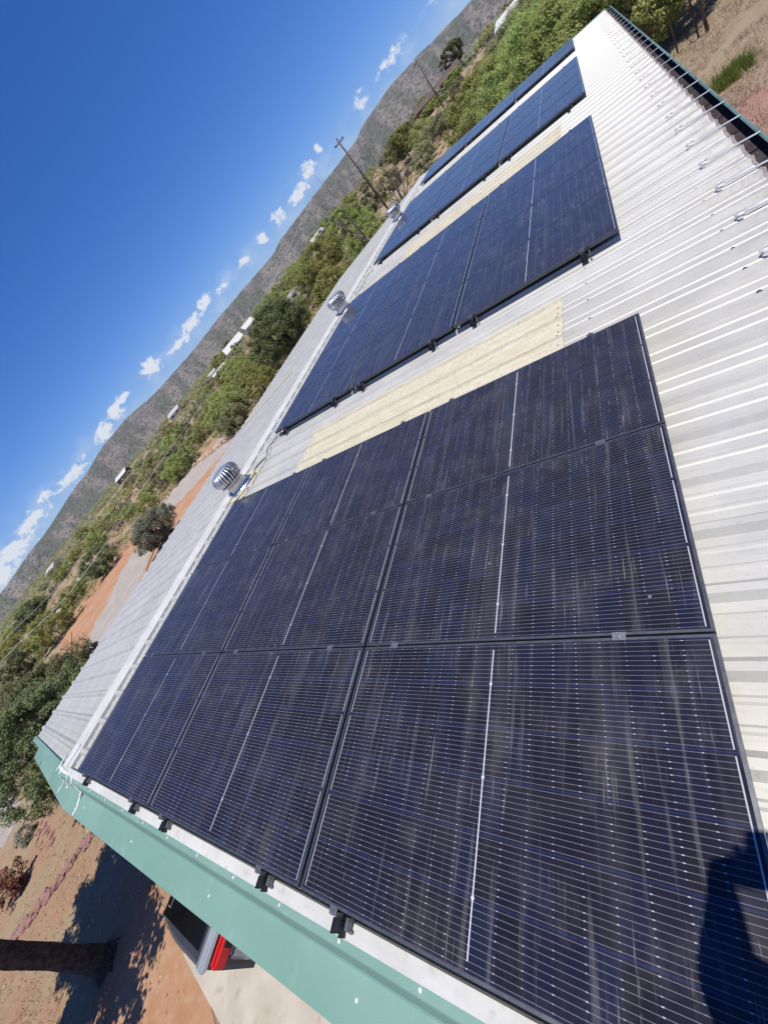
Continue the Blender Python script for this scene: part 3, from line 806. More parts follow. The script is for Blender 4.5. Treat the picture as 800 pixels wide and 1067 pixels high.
# ------------------------------------------------------------------ utility poles and lines
def pole(px, py, r, toppx, label):
    b = P_(px, py, r); zt = dirz(*toppx, r)
    e = empty('utility_pole', b, 0, label, 'utility pole', 'utility poles')
    hgt = zt-b.z
    m = MB(); m.tube([(0,0,-.3),(0,0,hgt*.5),(0,0,hgt)], [.14,.12,.09], 10); m.build('pole', M['wood'], e, True)
    d = Vector((.35,.94,0)); 
    c = MB(); a = math.atan2(-.94,.35)
    c.box((0,0,hgt-.45), (1.3,.10,.11), Matrix.Rotation(a+1.57,3,'Z')); c.build('crossarm', M['wood'], e)
    for s in (-.58,.58):
        q = Matrix.Rotation(a+1.57,3,'Z') @ Vector((s,0,0))
        i_ = MB(); i_.lathe((q.x,q.y,hgt-.385), [(.0,0),(.05,.0),(.06,.05),(.03,.08),(.045,.12),(.0,.15)], 8); i_.build('insulator', M['winglass'], e, True)
    return b+Vector((0,0,hgt-.25))
p1 = pole(408, 223, 61, (350,145), 'nearer wooden utility pole rising behind the roof ridge beside bare trees')
p2 = pole(462, 112, 117, (433,62), 'farther utility pole in front of the hill near the maroon barn')
def wire(a, b, sag, rad, label, name='overhead_cable'):
    pts = []
    for i in range(41):
        t = i/40; p = Vector(a).lerp(Vector(b), t); p.z -= sag*4*t*(1-t); pts.append(p)
    o = MB().tube(pts, rad, 5).build(name, M['wirewhite'], None, True); tag(o, label, 'cable')
def pr(px, py, r):
    q = P_(px, py, r); return Vector((q.x, q.y, dirz(px, py, r)))
def poly_wire(pp, rad, label):
    pts = [pr(*q) for q in pp]; out = []
    for i in range(len(pts)-1):
        p0 = pts[max(0,i-1)]; p1_, p2_ = pts[i], pts[i+1]; p3 = pts[min(len(pts)-1, i+2)]
        for k in range(8):
            t = k/8
            out.append(.5*((2*p1_)+(-p0+p2_)*t+(2*p0-5*p1_+4*p2_-p3)*t*t+(-p0+3*p1_-3*p2_+p3)*t**3))
    out.append(pts[-1])
    tag(MB().tube(out, rad, 5).build('overhead_cable', M['wirewhite'], None, True), label, 'cable')
poly_wire([(-120,830,16),(8,683,22),(85,602,30),(160,492,42),(237,382,52),(300,262,58),(350,146,61)], .013, 'pale sagging cable running from the nearer pole across the scrub')
poly_wire([(-120,800,26),(0,672,34),(60,612,46),(100,566,60),(150,500,80),(260,330,100),(433,62,117)], .012, 'thin pale cable low over the far road at left')

# ------------------------------------------------------------------ far buildings
def house(name, loc, L_, Wd, hw, hr, rz, wall, roof, label, cat='house', wins=2, shed=False):
    e = empty(name, loc, rz, label, cat)
    w = MB(); w.box((0,0,hw/2-.2), (L_,Wd,hw+.4))
    if not shed: w.add([(-L_/2,-Wd/2,hw),(-L_/2,Wd/2,hw),(-L_/2,0,hw+hr),(L_/2,-Wd/2,hw),(L_/2,Wd/2,hw),(L_/2,0,hw+hr)], [(0,2,1),(3,4,5)])
    w.build('wall', M[wall], e)
    r = MB(); o = .35; th = .12
    if shed:
        r.hexa([Vector(p) for p in ((-L_/2-o,-Wd/2-o,hw+.003),(L_/2+o,-Wd/2-o,hw+.003),(L_/2+o,Wd/2+o,hw+hr),(-L_/2-o,Wd/2+o,hw+hr),
               (-L_/2-o,-Wd/2-o,hw+th),(L_/2+o,-Wd/2-o,hw+th),(L_/2+o,Wd/2+o,hw+hr+th),(-L_/2-o,Wd/2+o,hw+hr+th))])
    else:
        for s in (-1,1):
            k = hr/(Wd/2); ye = s*(Wd/2+o); ze = hw-o*k+.01
            r.hexa([Vector(p) for p in ((-L_/2-o,0,hw+hr+.01),(L_/2+o,0,hw+hr+.01),(L_/2+o,ye,ze),(-L_/2-o,ye,ze),
                    (-L_/2-o,0,hw+hr+th),(L_/2+o,0,hw+hr+th),(L_/2+o,ye,ze+th),(-L_/2-o,ye,ze+th))])
    r.build('roof', M[roof], e)
    for s in (-1,1):
        for i in range(wins):
            x = -L_/2+L_*(i+.5)/wins
            f = MB(); f.box((x,s*(Wd/2+.02),hw*.58), (1.1,.06,.9)); fo = f.build('window', M['whitewall' if wall != 'whitewall' else 'greyroof'], e)
            g = MB(); g.box((x,s*(Wd/2+.045),hw*.58), (.9,.03,.7)); g.build('pane', M['winglass'], fo)
    d = MB(); d.box((L_/2+.02,0,1.0), (.06,.9,2.0)); d.build('door', M['brownroof'], e)
    return e
house('house', P_(246,361,150), 7.5, 4.5, 1.7, 1.5, R(48), 'whitewall', 'whiteroof', 'long white house with bright roof left of the dark juniper')
house('house', P_(263,343,146), 4, 3.6, 1.9, 1.1, R(60), 'whitewall', 'whiteroof', 'white gable building touching the dark juniper')
house('shed', P_(230,387,118), 4, 2.4, 1.6, .4, R(48), 'whitewall', 'whiteroof', 'low white shed among shrubs left of the long white house', 'shed', 2, True)
house('shed', P_(216,392,150), 6, 3, 2.0, .6, R(45), 'greyroof', 'greyroof', 'small grey shed farthest left of the white buildings', 'shed', 1, True)
house('shed', P_(328,243,150), 4.5, 3, 1.9, .8, R(35), 'greyroof', 'greyroof', 'small pale grey roof among trees under the hill', 'shed', 1)
house('barn', P_(456,96,158), 14, 5, 1.9, 1.0, R(12), 'maroon', 'brownroof', 'long maroon barn behind the farther utility pole', 'barn', 3)
house('house', P_(541,-5,118), 9, 5, 2.0, .9, R(-14), 'maroon', 'whiteroof', 'maroon building with white roof cut by the top edge', 'house', 3)
house('house', P_(190,435,230), 7, 5, 2.0, 1.2, R(40), 'whitewall', 'greyroof', 'tiny pale house in the valley right of centre left', 'house', 2)
house('house', P_(137,500,240), 8, 5, 2.0, 1.2, R(30), 'maroon', 'whiteroof', 'tiny red brown house with white roof edge in the valley', 'house', 2)
house('house', P_(62,594,210), 7, 5, 1.9, 1.1, R(20), 'whitewall', 'greyroof', 'tiny pale house beside the far road at left', 'house', 2)
def trailer():
    e = empty('travel_trailer', P_(303,291,78), R(52), 'pale boxy trailer with slatted dark windows, behind the ridge', 'trailer')
    o = MB().box((0,0,1.65), (6.0,2.3,2.3)).build('body', M['whitewall'], e); bevel(o, .18, 3)
    for s in (-1,1):
        for x in (-1.8,0,1.8):
            w = MB().box((x,s*1.152,1.9), (.95,.05,.7)).build('window', M['winglass'], e)
    for y in (-.55,.55):
        w = MB().box((3.0,y,1.85), (.05,.75,.9)).build('window', M['winglass'], e)
        for k in range(3): MB().box((3.03,y,1.6+.25*k), (.03,.8,.06)).build('slat', M['whitewall'], w)
    MB().box((3.02,0,2.95), (.9,2.5,.07)).build('awning', M['whiteroof'], e)
    for s in (-1,1):
        for x in (-.4,.4):
            w = MB().lathe((x,s*1.0,.36), [(0,-.11),(.3,-.11),(.36,-.06),(.36,.06),(.3,.11),(0,.11)], 18, Matrix.Rotation(R(90),3,'X')).build('wheel', M['black'], e, True)
    MB().tube([(-3,0,.6),(-4.1,0,.5)], .05, 6).build('hitch', M['steeldk'], e)
trailer()
def rail_fence():
    a, b = pr(-12,676,72), pr(36,640,84)
    a.z = gz(a.x,a.y); b.z = gz(b.x,b.y); d = (b-a); n = 9
    e = empty('rail_fence', a, 0, 'white rail fence at the far left beside the pale road', 'fence')
    for i in range(n+1):
        q = d*i/n; q.z = gz(a.x+q.x, a.y+q.y)-a.z
        MB().box((q.x,q.y,q.z+.65), (.14,.14,1.3)).build('post', M['whitewall'], e)
    for h in (.45,.8,1.15):
        MB().tube([d*i/n*1.0+Vector((0,0,h+gz(a.x+d.x*i/n,a.y+d.y*i/n)-gz(a.x,a.y)-d.z*i/n)) for i in range(n+1)], .06, 4).build('rail', M['whitewall'], e)
rail_fence()

# wire fence and post beyond the gutter
def wire_fence():
    pts = [at(737,33), at(727.5,40), at(706,56), at(684,72)]
    # one straight fence line with steel posts
    a = at(727.5,40); b = at(706,56)
    d = (b-a)
    e = empty('wire_fence', a, 0, 'rusty steel post and wire fence in the dry grass past the gutter', 'fence')
    for i in range(-1, 9):
        q = d*i
        if a.y+q.y > 27 or i == -1: continue
        MB().tube([(q.x,q.y,-.1),(q.x+.03,q.y,1.35)], .028, 6).build('post', M['post'], e)
    for h in (.35,.7,1.05,1.25):
        MB().tube([(d*-.9)+Vector((0,0,h))]+[d*i+Vector((0,0,h-.0)) for i in range(0,8)], .0035, 4).build('wire', M['post'], e)
    t = empty('wooden_post', at(737,33), 0, 'tall brown wooden post standing in dry grass at the top edge', 'post')
    MB().tube([(0,0,-.2),(0,0,1.4),(.02,0,2.7)], [.055,.05,.048], 8).build('shaft', M['wood'], t, True)
    MB().tube([(.02,0,2.7),(.02,0,2.74)], [.068,.05], 8).build('cap', M['post'], t, True)
wire_fence()
# ------------------------------------------------------------------ grasses on the right
def blades(b, c, n, rad, h, rnd, w=.012, spread=.35):
    for _ in range(n):
        a = rnd.uniform(0,6.283); k = rad*math.sqrt(rnd.random())
        p = Vector((c[0]+math.cos(a)*k, c[1]+math.sin(a)*k, c[2]))
        t = Vector((rnd.uniform(-1,1)*spread, rnd.uniform(-1,1)*spread, 1)).normalized()*h*rnd.uniform(.5,1.2)
        u = Vector((math.cos(a+1.5), math.sin(a+1.5), 0))*w
        b.add([p-u, p+u, p+t*.6+u*.7, p+t], [(0,1,2,3)])
def right_grass():
    rnd = random.Random(9); b = MB()
    for _ in range(8500):
        x = rnd.uniform(1.2,20); y = rnd.uniform(8.5,31)
        if noise.noise(Vector((x*.5,y*.5,1))) < -.2: continue
        px_ = (Vector((x,y,0))-CAM)
        q = at(742,128)
        if x-2 > (y-14)*-.2+1.3 and y < 16.5 and rnd.random() < .93: continue
        blades(b, (x,y,0), 8, .25, .17, rnd, .008, 1.1)
    tag(b.build('dry_grass', M['dry']), 'dry tan grass covering the ground beyond the gutter', 'grass', None, 'stuff')
    c = at(764,82); b = MB()
    e = empty('grass_clump', c, 0, 'bright green grass clump beside the red gravel, past the gutter', 'grass clump')
    for k in range(16):
        blades(b, (rnd.uniform(-.34,.34), rnd.uniform(-.2,.2), 0), 90, .17, .36, rnd, .009, .45)
    b.build('blades', M['grassgreen'], e)
    d = MB(); blades(d, (0,0,0), 60, .7, .3, rnd, .012, .6); d.build('dead_blades', M['dry'], e)
right_grass()
def tufts_left():
    rnd = random.Random(19); b = MB()
    for _ in range(900):
        px, py = rnd.uniform(-10,130), rnd.uniform(835,1090)
        if px > 125-(py-870)*0.0 and py < 900: continue
        p = at(px, py)
        if p.x > -7.6: continue
        if noise.noise(p*.9) < -.05: continue
        blades(b, p, 7, .14, .075, rnd, .006, 1.3)
    tag(b.build('yard_grass', M['dry']), 'short dry grass scattered over the yard by the red stones', 'grass', None, 'stuff')
tufts_left()
# ------------------------------------------------------------------ stones
def rock_mesh(seed, mat):
    rnd = random.Random(seed); bm = bmesh.new(); bmesh.ops.create_icosphere(bm, subdivisions=2, radius=1)
    sx, sy, sz = rnd.uniform(.8,1.3), rnd.uniform(.6,1), rnd.uniform(.4,.7)
    for v in bm.verts:
        d = 1+noise.noise(v.co*1.6+Vector((seed,0,0)))*.5
        v.co = Vector((v.co.x*sx*d, v.co.y*sy*d, v.co.z*sz*d))
    me = bpy.data.meshes.new('stone'); bm.to_mesh(me); bm.free(); me.materials.append(mat); return me
RM = [rock_mesh(i, M['redstone']) for i in range(6)]; TM = [rock_mesh(i+20, M['tanstone']) for i in range(4)]
rs_ = random.Random(31)
A_, B_, C_ = at(101,864), at(38,950), at(6,990)
for i in range(66):
    t = i/65*1.0
    p = A_.lerp(B_, t/.62) if t < .62 else B_.lerp(C_, (t-.62)/.38)
    p = p+Vector((rs_.uniform(-.16,.16), rs_.uniform(-.12,.12), 0))
    o = bpy.data.objects.new('edging_stone', rs_.choice(RM)); COL.objects.link(o); s = rs_.uniform(.06,.15)
    o.location = p+Vector((0,0,s*.25)); o.scale = (s,s,s); o.rotation_euler = (rs_.uniform(-.3,.3), rs_.uniform(-.3,.3), rs_.uniform(0,6.28))
    tag(o, 'red stone in the ragged row of stones edging the yard', 'stone', 'red stones edging the yard')
for i in range(18):
    p = at(rs_.uniform(38,56), rs_.uniform(855,880)); o = bpy.data.objects.new('red_rock', rs_.choice(RM)); COL.objects.link(o); s = rs_.uniform(.05,.1)
    o.location = p+Vector((0,0,s*.2)); o.scale = (s,s,s); o.rotation_euler = (0,0,rs_.uniform(0,6.28))
    tag(o, 'small red rock loose on orange soil below the green roof corner', 'stone', 'loose red rocks below the roof corner')
for i in range(26):
    p = at(205,483).lerp(at(236,459), i/25)+Vector((rs_.uniform(-.3,.3), rs_.uniform(-.3,.3), 0)); o = bpy.data.objects.new('roadside_rock', rs_.choice(TM)); COL.objects.link(o); s = rs_.uniform(.2,.42)
    o.location = p+Vector((0,0,s*.2)); o.scale = (s,s,s); o.rotation_euler = (0,0,rs_.uniform(0,6.28))
    tag(o, 'tan rock in the row of rocks along the dirt road', 'stone', 'tan rocks lining the dirt road')
def red_gravel():
    rnd = random.Random(3); b = MB()
    for _ in range(2600):
        p = at(rnd.uniform(745,815), rnd.uniform(85,190)) if False else Vector((rnd.uniform(2.0,7.5), rnd.uniform(9.5,16.5), 0))
        s = rnd.uniform(.02,.06); q = [Vector((rnd.uniform(-1,1),rnd.uniform(-1,1),rnd.uniform(0,1)))*s for _ in range(4)]
        b.add([p+Vector((-s,-s*.7,0)), p+Vector((s,-s*.5,0)), p+Vector((.2*s,s,0)), p+Vector((rnd.uniform(-.3,.3)*s,0,s*.9))], [(0,1,3),(1,2,3),(2,0,3)])
    tag(b.build('red_gravel', M['redstone']), 'loose red gravel past the gutter at the right edge', 'gravel', None, 'stuff')
red_gravel()
def pebbles():
    rnd = random.Random(88)
    for mat in (M['tanstone'], M['redstone']):
        b = MB()
        for _ in range(1500 if mat is M['tanstone'] else 800):
            p = Vector((rnd.uniform(-19,-7.6), rnd.uniform(-6.5,1.5), .012))
            if abs(noise.noise(p*.7)) < .06: continue
            s = rnd.uniform(.010,.036)*(1.9 if rnd.random() < .05 else 1); a = rnd.uniform(0,6.28)
            b.add([p+Vector((math.cos(a+k*2.1), math.sin(a+k*2.1), 0))*s for k in range(3)]+[p+Vector((rnd.uniform(-.3,.3)*s, 0, s*.7))], [(0,1,3),(1,2,3),(2,0,3)])
        tag(b.build('pebbles', mat), 'loose pebbles scattered over the yard soil', 'gravel', None, 'stuff')
pebbles()
# dead red-brown bush and pale cactus-like plants at far left
plant('dead_bush', at(22,925)+Vector((-.0,0,0)), crown(.55,.42,.42,60,130,.025,50,.26,.9), limbs(.5,.4,.4,50,8,.04), M['deadred'], M['bark'],
      'dead red brown bush at the left edge below the roof corner', 'bush')
plant('sage_bush', at(32,872), crown(.38,.25,.22,36,120,.018,51,.26,.9), limbs(.3,.2,.2,51,5,.02), M['sage'], M['twig'],
      'grey green sage beside the dead red brown bush', 'bush', trunk='stem')
plant('sage_bush', at(12,838), crown(.6,.4,.35,44,130,.024,52,.26,.9), limbs(.5,.3,.3,52,5,.02), M['sage'], M['twig'],
      'pale sage bush between the big juniper and orange soil', 'bush', trunk='stem')
plant('juniper_shrub', at(38,815), crown(.7,.5,.5,60,150,.024,53,.22,1), limbs(.6,.4,.4,53,5,.03), M['juniper'], M['bark'],
      'small dark green shrub right under the green roof corner', 'bush', trunk='stem')

# ------------------------------------------------------------------ the building
V0, V1 = -.415, 20.35; XE = .80; SF = 5.75
bld = empty('metal_building', RP(XE/2-3, 10, -3).xyz*0+Vector((-5.8, 10, 0)), 0, 'long metal building with ribbed galvanised gable roof and sea green trim', 'building')
bo = Vector((-5.8, 10, 0))
def bp(name, b, mat, parent=None, smooth=False):
    b.v = [tuple(Vector(q)-bo) for q in b.v]
    return b.build(name, mat, parent or bld, smooth)
PER = .3048; PH = 1.93
def profile(v0, v1):
    """ribbed sheet profile along the ridge direction: list of (v, n)"""
    pts = []; k = math.floor((v0-PH)/PER)-1
    while PH+k*PER < v1+PER:
        c = PH+k*PER
        for dv, n in ((-.045,0),(-.017,.031),(.017,.031),(.045,0),(.088,0),(.098,.006),(.112,.006),(.122,0),(.183,0),(.193,.006),(.207,.006),(.217,0)):
            pts.append((c+dv, n))
        k += 1
    out = [(v0, 0)]+[p for p in pts if v0+.004 < p[0] < v1-.004]+[(v1, 0)]
    return out
def ribbed(fn, x0, x1, v0, v1, lift=0, nx=2):
    prof = profile(v0, v1); b = MB()
    b.strip([[fn(x0+(x1-x0)*i/nx, v, n+lift) for v, n in prof] for i in range(nx+1)])
    b.strip([[fn(x0+(x1-x0)*i/nx, v, n+lift-.004) for v, n in reversed(prof)] for i in range(nx+1)])
    return b
bp('roof', ribbed(RP, XR+.06, XE, V0, V1, 0, 5), M['galv'])
bp('roof', ribbed(FP, SF, .06, V0, V1, 0, 5), M['galv'])
# ridge cap
b = MB(); rows = []
for v in (V0-.02, V1+.02):
    rows.append([FP(.12, v, .001), FP(.118, v, .036), FP(.11, v, .043), FP(0, v, .052), RP(XR+.18, v, .041), RP(XR+.19, v, .034), RP(XR+.192, v, .001)])
b.strip(rows); 
bp('ridge_cap', b, M['flash'])
b = MB(); b.strip([[FP(s, v, n) for v in (V0, V1)] for s, n in ((SF-.02,-.006),(SF+.004,-.007),(SF+.006,-.06))]); bp('eave_trim', b, M['galv'])
# screws: heads along purlins on both slopes (pattern, one mesh)
b = MB()
v = PH+.07
while v < V1-.1:
    if v > V0+.1:
        for s in (.35,1.6,2.9,4.2,5.4): b.lathe(FP(s, v, 0), [(.0,.012),(.009,.011),(.014,.004),(.017,0)][::-1], 6)
        for x in (.45,-.45,-5.72): b.lathe(RP(x, v, 0), [(.0,.012),(.009,.011),(.014,.004),(.017,0)][::-1], 6)
    v += PER
bp('roof_screws', b, M['clamp'])
# skylight sheets laid over the metal
def prof_n(v):
    d = ((v-PH+PER/2) % PER)-PER/2
    a = abs(d); r = .031*max(0, min(1, (.045-a)/.028))
    for c in (.105-PER, .105, .200-PER, .200):
        r = max(r, .006*max(0, min(1, (.017-abs(d-c))/.010)))
    return r
def skyl_sheet(fn, x0, x1, v0, v1):
    """finely corrugated fibreglass sheet lying over the metal ribs"""
    b = MB(); n = int((v1-v0)/.0102); nx = 6
    def pt(i, k, off=0.0):
        v = v0+(v1-v0)*k/n
        return fn(x0+(x1-x0)*i/nx, v, .007+prof_n(v)+.0022*math.sin(v*2*math.pi/.0254)+off)
    b.strip([[pt(i, k) for k in range(n+1)] for i in range(nx+1)])
    b.strip([[pt(i, n-k, -.003) for k in range(n+1)] for i in range(nx+1)])
    b.strip([[fn(x, v0+(v1-v0)*k/n, z) for k in range(n+1)] for x, z in ((x1, .006), (x1+.002, .003))])
    o = bp('skylight', b, M['skylight'])
    sc = MB()
    for e_ in (x0+.04 if x1 > x0 else x0-.04, x1-.04 if x1 > x0 else x1+.04):
        for k in range(int((v1-v0)/.1016)): sc.lathe(fn(e_, v0+.0254+.1016*k, .008+prof_n(v0+.0254+.1016*k)), [(.007,0),(.005,.003),(0,.004)], 6)
    sc.v = [tuple(Vector(q)-bo) for q in sc.v]; sc.build('screws', M['clamp'], o)
skyl_sheet(RP, -4.15, -.66, 3.22, 4.12)
skyl_sheet(RP, -4.15, -.60, 9.70, 10.72)
skyl_sheet(FP, 5.3, 1.7, 8.62, 8.95)
# rake trim, near gable: lip, dark step, wide outward slope, fascia
def rake(v_s, sgn):
    prof = [(-.375,.036),(-.425,.038),(-.464,.035),(-.470,.028),(-.528,-.125),(-.538,-.134),(-.728,-.166),(-.732,-.174),(-.732,-.36)]
    back = [(-.720,-.36),(-.720,-.180),(-.520,-.145),(-.375,.028)]
    P_ = prof+back+[prof[0]]
    def vv(q): return q if sgn < 0 else (V1-.02)+(-.36-q)*1.0+.0
    b = MB(); L1 = [RP(XE+.02, vv(a), n) for a, n in P_]
    a0 = PITCH
    L0 = [Vector((RIDGE.x, vv(a), RIDGE.z + n/CP)) for a, n in P_]
    L2 = [FP(SF+.02, vv(a), n) for a, n in P_]
    b.strip([L1, [RP(XR/2, vv(a), n) for a, n in P_], L0, [FP(SF/2, vv(a), n) for a, n in P_], L2] if sgn < 0 else [L2, [FP(SF/2, vv(a), n) for a, n in P_], L0, [RP(XR/2, vv(a), n) for a, n in P_], L1])
    bp('rake_trim', b, M['green'])
rake(0, -1); rake(0, 1)
# cream closure strip between sheet and trim
b = MB(); b.strip([[RP(x, v, n) for x in (XR+.02, XE)] for v, n in ((-.432,.041),(-.405,.047),(-.372,.045),(-.368,.028))])
bp('closure_strip', b, M['flash'])
# screws in the trim
b = MB()
for i in range(16):
    x = -5.4+.42*i
    for a, n in ((-.445,.037),(-.62,-.148)):
        if (i % 3) and a < -.5: continue
        b.lathe(RP(x, a, n), [(.009,0),(.008,.003),(.004,.005),(0,.0055)], 8)
bp('trim_screws', b, M['seal'])
# sealant daubs at the peak
rs2 = random.Random(12)
def daub(pts, rad, name='sealant'):
    b = MB(); P0 = []
    for i, p in enumerate(pts): P0.append(Vector(p))
    out = []
    for i in range(len(P0)-1):
        for k in range(5): out.append(P0[i].lerp(P0[i+1], k/5)+Vector((rs2.uniform(-1,1), rs2.uniform(-1,1), 0))*rad*.25)
    out.append(P0[-1])
    b.tube(out, [rad*rs2.uniform(.6,1.25)*(1 if 0 < i < len(out)-1 else .5) for i in range(len(out))], 7); bp(name, b, M['seal'], smooth=True)
X0 = XR
def tp(x, a, n): return RP(x, a, n) if x >= XR else FP(XR-x, a, n)
daub([tp(X0+.42,-.40,.045), tp(X0+.43,-.46,.036), tp(X0+.44,-.52,-.105), tp(X0+.41,-.58,-.138), tp(X0+.43,-.65,-.150), tp(X0+.40,-.72,-.160)], .016)
daub([tp(X0+.06,-.40,.05), tp(X0-.02,-.45,.04), tp(X0-.12,-.49,-.02), tp(X0-.16,-.54,-.13), tp(X0-.22,-.58,-.138)], .014)
daub([tp(X0-.30,-.40,.04), tp(X0-.40,-.46,.036), tp(X0-.60,-.535,-.128), tp(X0-.70,-.62,-.147), tp(X0-.78,-.70,-.158)], .009)
daub([tp(X0-.22,-.39,.04), tp(X0-.1,-.41,.05), tp(X0+.02,-.40,.055), tp(X0+.18,-.42,.045), tp(X0+.36,-.41,.045)], .017)
daub([tp(X0-.42,-.30,.02), tp(X0-.36,-.36,.03), tp(X0-.30,-.41,.04), tp(X0-.22,-.38,.04)], .012)
daub([tp(X0+.22,-.42,.04), tp(X0+.24,-.475,.02), tp(X0+.23,-.51,-.07)], .009)
daub([tp(X0+.10,-.38,.05), tp(X0+.11,-.28,.05), tp(X0+.13,-.15,.05)], .012)
# eave, gutter
b = MB(); b.strip([[RP(x, v, n) for v in (V0, V1)] for x, n in ((XE-.055,-.006),(XE+.012,-.008),(XE+.013,-.02))]); bp('drip_edge', b, M['rust'])
# rust stained sheet ends, lapped on top of the roof
b = ribbed(RP, XE-.012, XE+.010, V0+.01, V1-.01, .002, 1); bp('rusty_sheet_end', b, M['rust'])
def gutter():
    gx0, gx1 = XE+.012, XE+.148
    b = MB(); th = .003
    outer = [(gx0,.0-.012),(gx0,-.115),(gx1-.03,-.115),(gx1,-.07),(gx1,-.004)]
    inner = [(gx1-th,-.004),(gx1-th-.001,-.069),(gx1-.031,-.112),(gx0+th,-.112),(gx0+th,-.012)]
    ring = outer+inner+[outer[0]]
    b.strip([[RP(x, V0-.1, n) for x, n in ring], [RP(x, V1+.1, n) for x, n in ring]])
    g = bp('gutter', b, M['greendk'])
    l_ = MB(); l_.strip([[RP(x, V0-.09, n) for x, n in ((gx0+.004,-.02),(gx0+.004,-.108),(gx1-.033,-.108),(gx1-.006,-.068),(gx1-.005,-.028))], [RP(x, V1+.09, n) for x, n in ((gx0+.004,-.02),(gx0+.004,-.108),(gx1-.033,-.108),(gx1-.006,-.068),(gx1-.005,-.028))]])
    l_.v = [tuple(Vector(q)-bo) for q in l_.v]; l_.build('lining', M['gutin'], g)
    lip = MB(); lip.strip([[RP(x, V0-.1, n) for x, n in ((gx1-.022,-.003),(gx1-.012,.004),(gx1+.002,.003),(gx1+.004,-.006))], [RP(x, V1+.1, n) for x, n in ((gx1-.022,-.003),(gx1-.012,.004),(gx1+.002,.003),(gx1+.004,-.006))]])
    lip.v = [tuple(Vector(q)-bo) for q in lip.v]; lip.build('lip', M['greendk'], g)
    # strap hangers, one every second rib
    s = MB(); 
    def q_(x, dv, n): return RP(x, dv, n)-RP(0, 0, 0)
    s.hexa([q_(.60,-.013,.034), q_(gx1-.01,-.013,.009), q_(gx1-.01,.013,.009), q_(.60,.013,.034), q_(.60,-.013,.038), q_(gx1-.01,-.013,.014), q_(gx1-.01,.013,.014), q_(.60,.013,.038)])
    ring = [q_(.570+.034*math.cos(t*.7), .004+.032*math.sin(t*.7), .040) for t in range(1, 8)]
    s.tube(ring, .008, 6)
    s.lathe(q_(.60,.0,.036), [(.012,0),(.010,.005),(0,.006)], 8)
    me = s.mesh('strap', M['strap'])
    v = 4.468+.012
    while v > V0+.2: v -= PER*2
    v += PER*2
    while v < V1-.1:
        o = bpy.data.objects.new('strap', me); COL.objects.link(o); o.parent = g; o.location = RP(0, v, 0)-bo; v += PER*2
gutter()
# walls, eaves soffit
zE = RP(XE,0,0).z; zF = FP(SF,0,0).z
b = MB()
xw0, xw1 = FP(SF,0,0).x+.35, RP(XE,0,0).x-.35; yw0, yw1 = V0-.02, V1+.02
def rz_(x): return (RIDGE.z - abs(x-RIDGE.x)*math.tan(PITCH)) - .02
ps = [(xw0,0),(xw1,0),(xw1,rz_(xw1)),(RIDGE.x,rz_(RIDGE.x)),(xw0,rz_(xw0))]
k = len(b.v)
for y in (yw0, yw1): b.v += [(x, y, z) for x, z in ps]
b.f += [(0,1,2,3,4),(9,8,7,6,5)]+[(i,i+5,(i+1)%5+5,(i+1)%5) for i in range(5)]
bp('wall', b, M['wall'])
b = MB(); b.box((RIDGE.x-2.2, yw0-.02, 1.5), (3.2,.05,3.0)); dr = bp('roller_door', b, M['flash'])
b = MB(); b.box((RIDGE.x+3.2, yw0-.02, 1.03), (.95,.05,2.06)); bp('door', b, M['green'])

# ------------------------------------------------------------------ solar panels
CW, RH = .9912*1.7575, .651*1.7575
UX0 = -3.0374*1.7575                      # ridge-side edge of every array
VST = [-.1977*1.7575, 2.6142*1.7575, 6.3232*1.7575, 9.9866*1.7575]
NR = [3, 4, 4, 2]
PL, PWd = 1.722, 1.134
tilt = Matrix.Rotation(PITCH, 4, 'Y')
def panel_proto():
    e = empty('solar_panel', (0,0,0))
    fb = MB(); h = .035; w = .011
    for (x0,x1,y0,y1) in ((0,PL,0,w),(0,PL,PWd-w,PWd),(0,w,w,PWd-w),(PL-w,PL,w,PWd-w)):
        fb.box(((x0+x1)/2,(y0+y1)/2,-h/2), (x1-x0,y1-y0,h))
    fb.box((PL/2,.02,-h+.001), (PL-.03,.03,.002)); fb.box((PL/2,PWd-.02,-h+.001), (PL-.03,.03,.002))
    fb.build('frame', M['frame'], e)
    g = MB(); g.v = [(w,w,-.0016),(PL-w,w,-.0016),(PL-w,PWd-w,-.0016),(w,PWd-w,-.0016)]; g.f = [(0,1,2,3)]
    g.uv = [(0,0),(1,0),(1,1),(0,1)]
    g.build('cell_glass', M['cells'], e)
    bk = MB(); bk.v = [(w,w,-.007),(PL-w,w,-.007),(PL-w,PWd-w,-.007),(w,PWd-w,-.007)]; bk.f = [(3,2,1,0)]
    bk.build('backsheet', M['black'], e)
    return e
pp = panel_proto()
AN = ['nearest', 'second', 'third', 'farthest']; RN = ['first', 'second', 'third', 'fourth']; CN = ['ridge-side', 'middle', 'eave-side']
first = True
for a in range(4):
    for r_ in range(NR[a]):
        for c_ in range(3):
            o = pp if first else copy_tree(pp); first = False
            o.matrix_world = Matrix.Translation(RP(UX0+c_*CW+.01, VST[a]+r_*RH+.005, PN)) @ tilt
            o['label'] = f'black solar panel, {CN[c_]} column, {RN[r_]} row of the {AN[a]} array'
            o['category'] = 'solar panel'; o['group'] = 'solar panels on the roof'
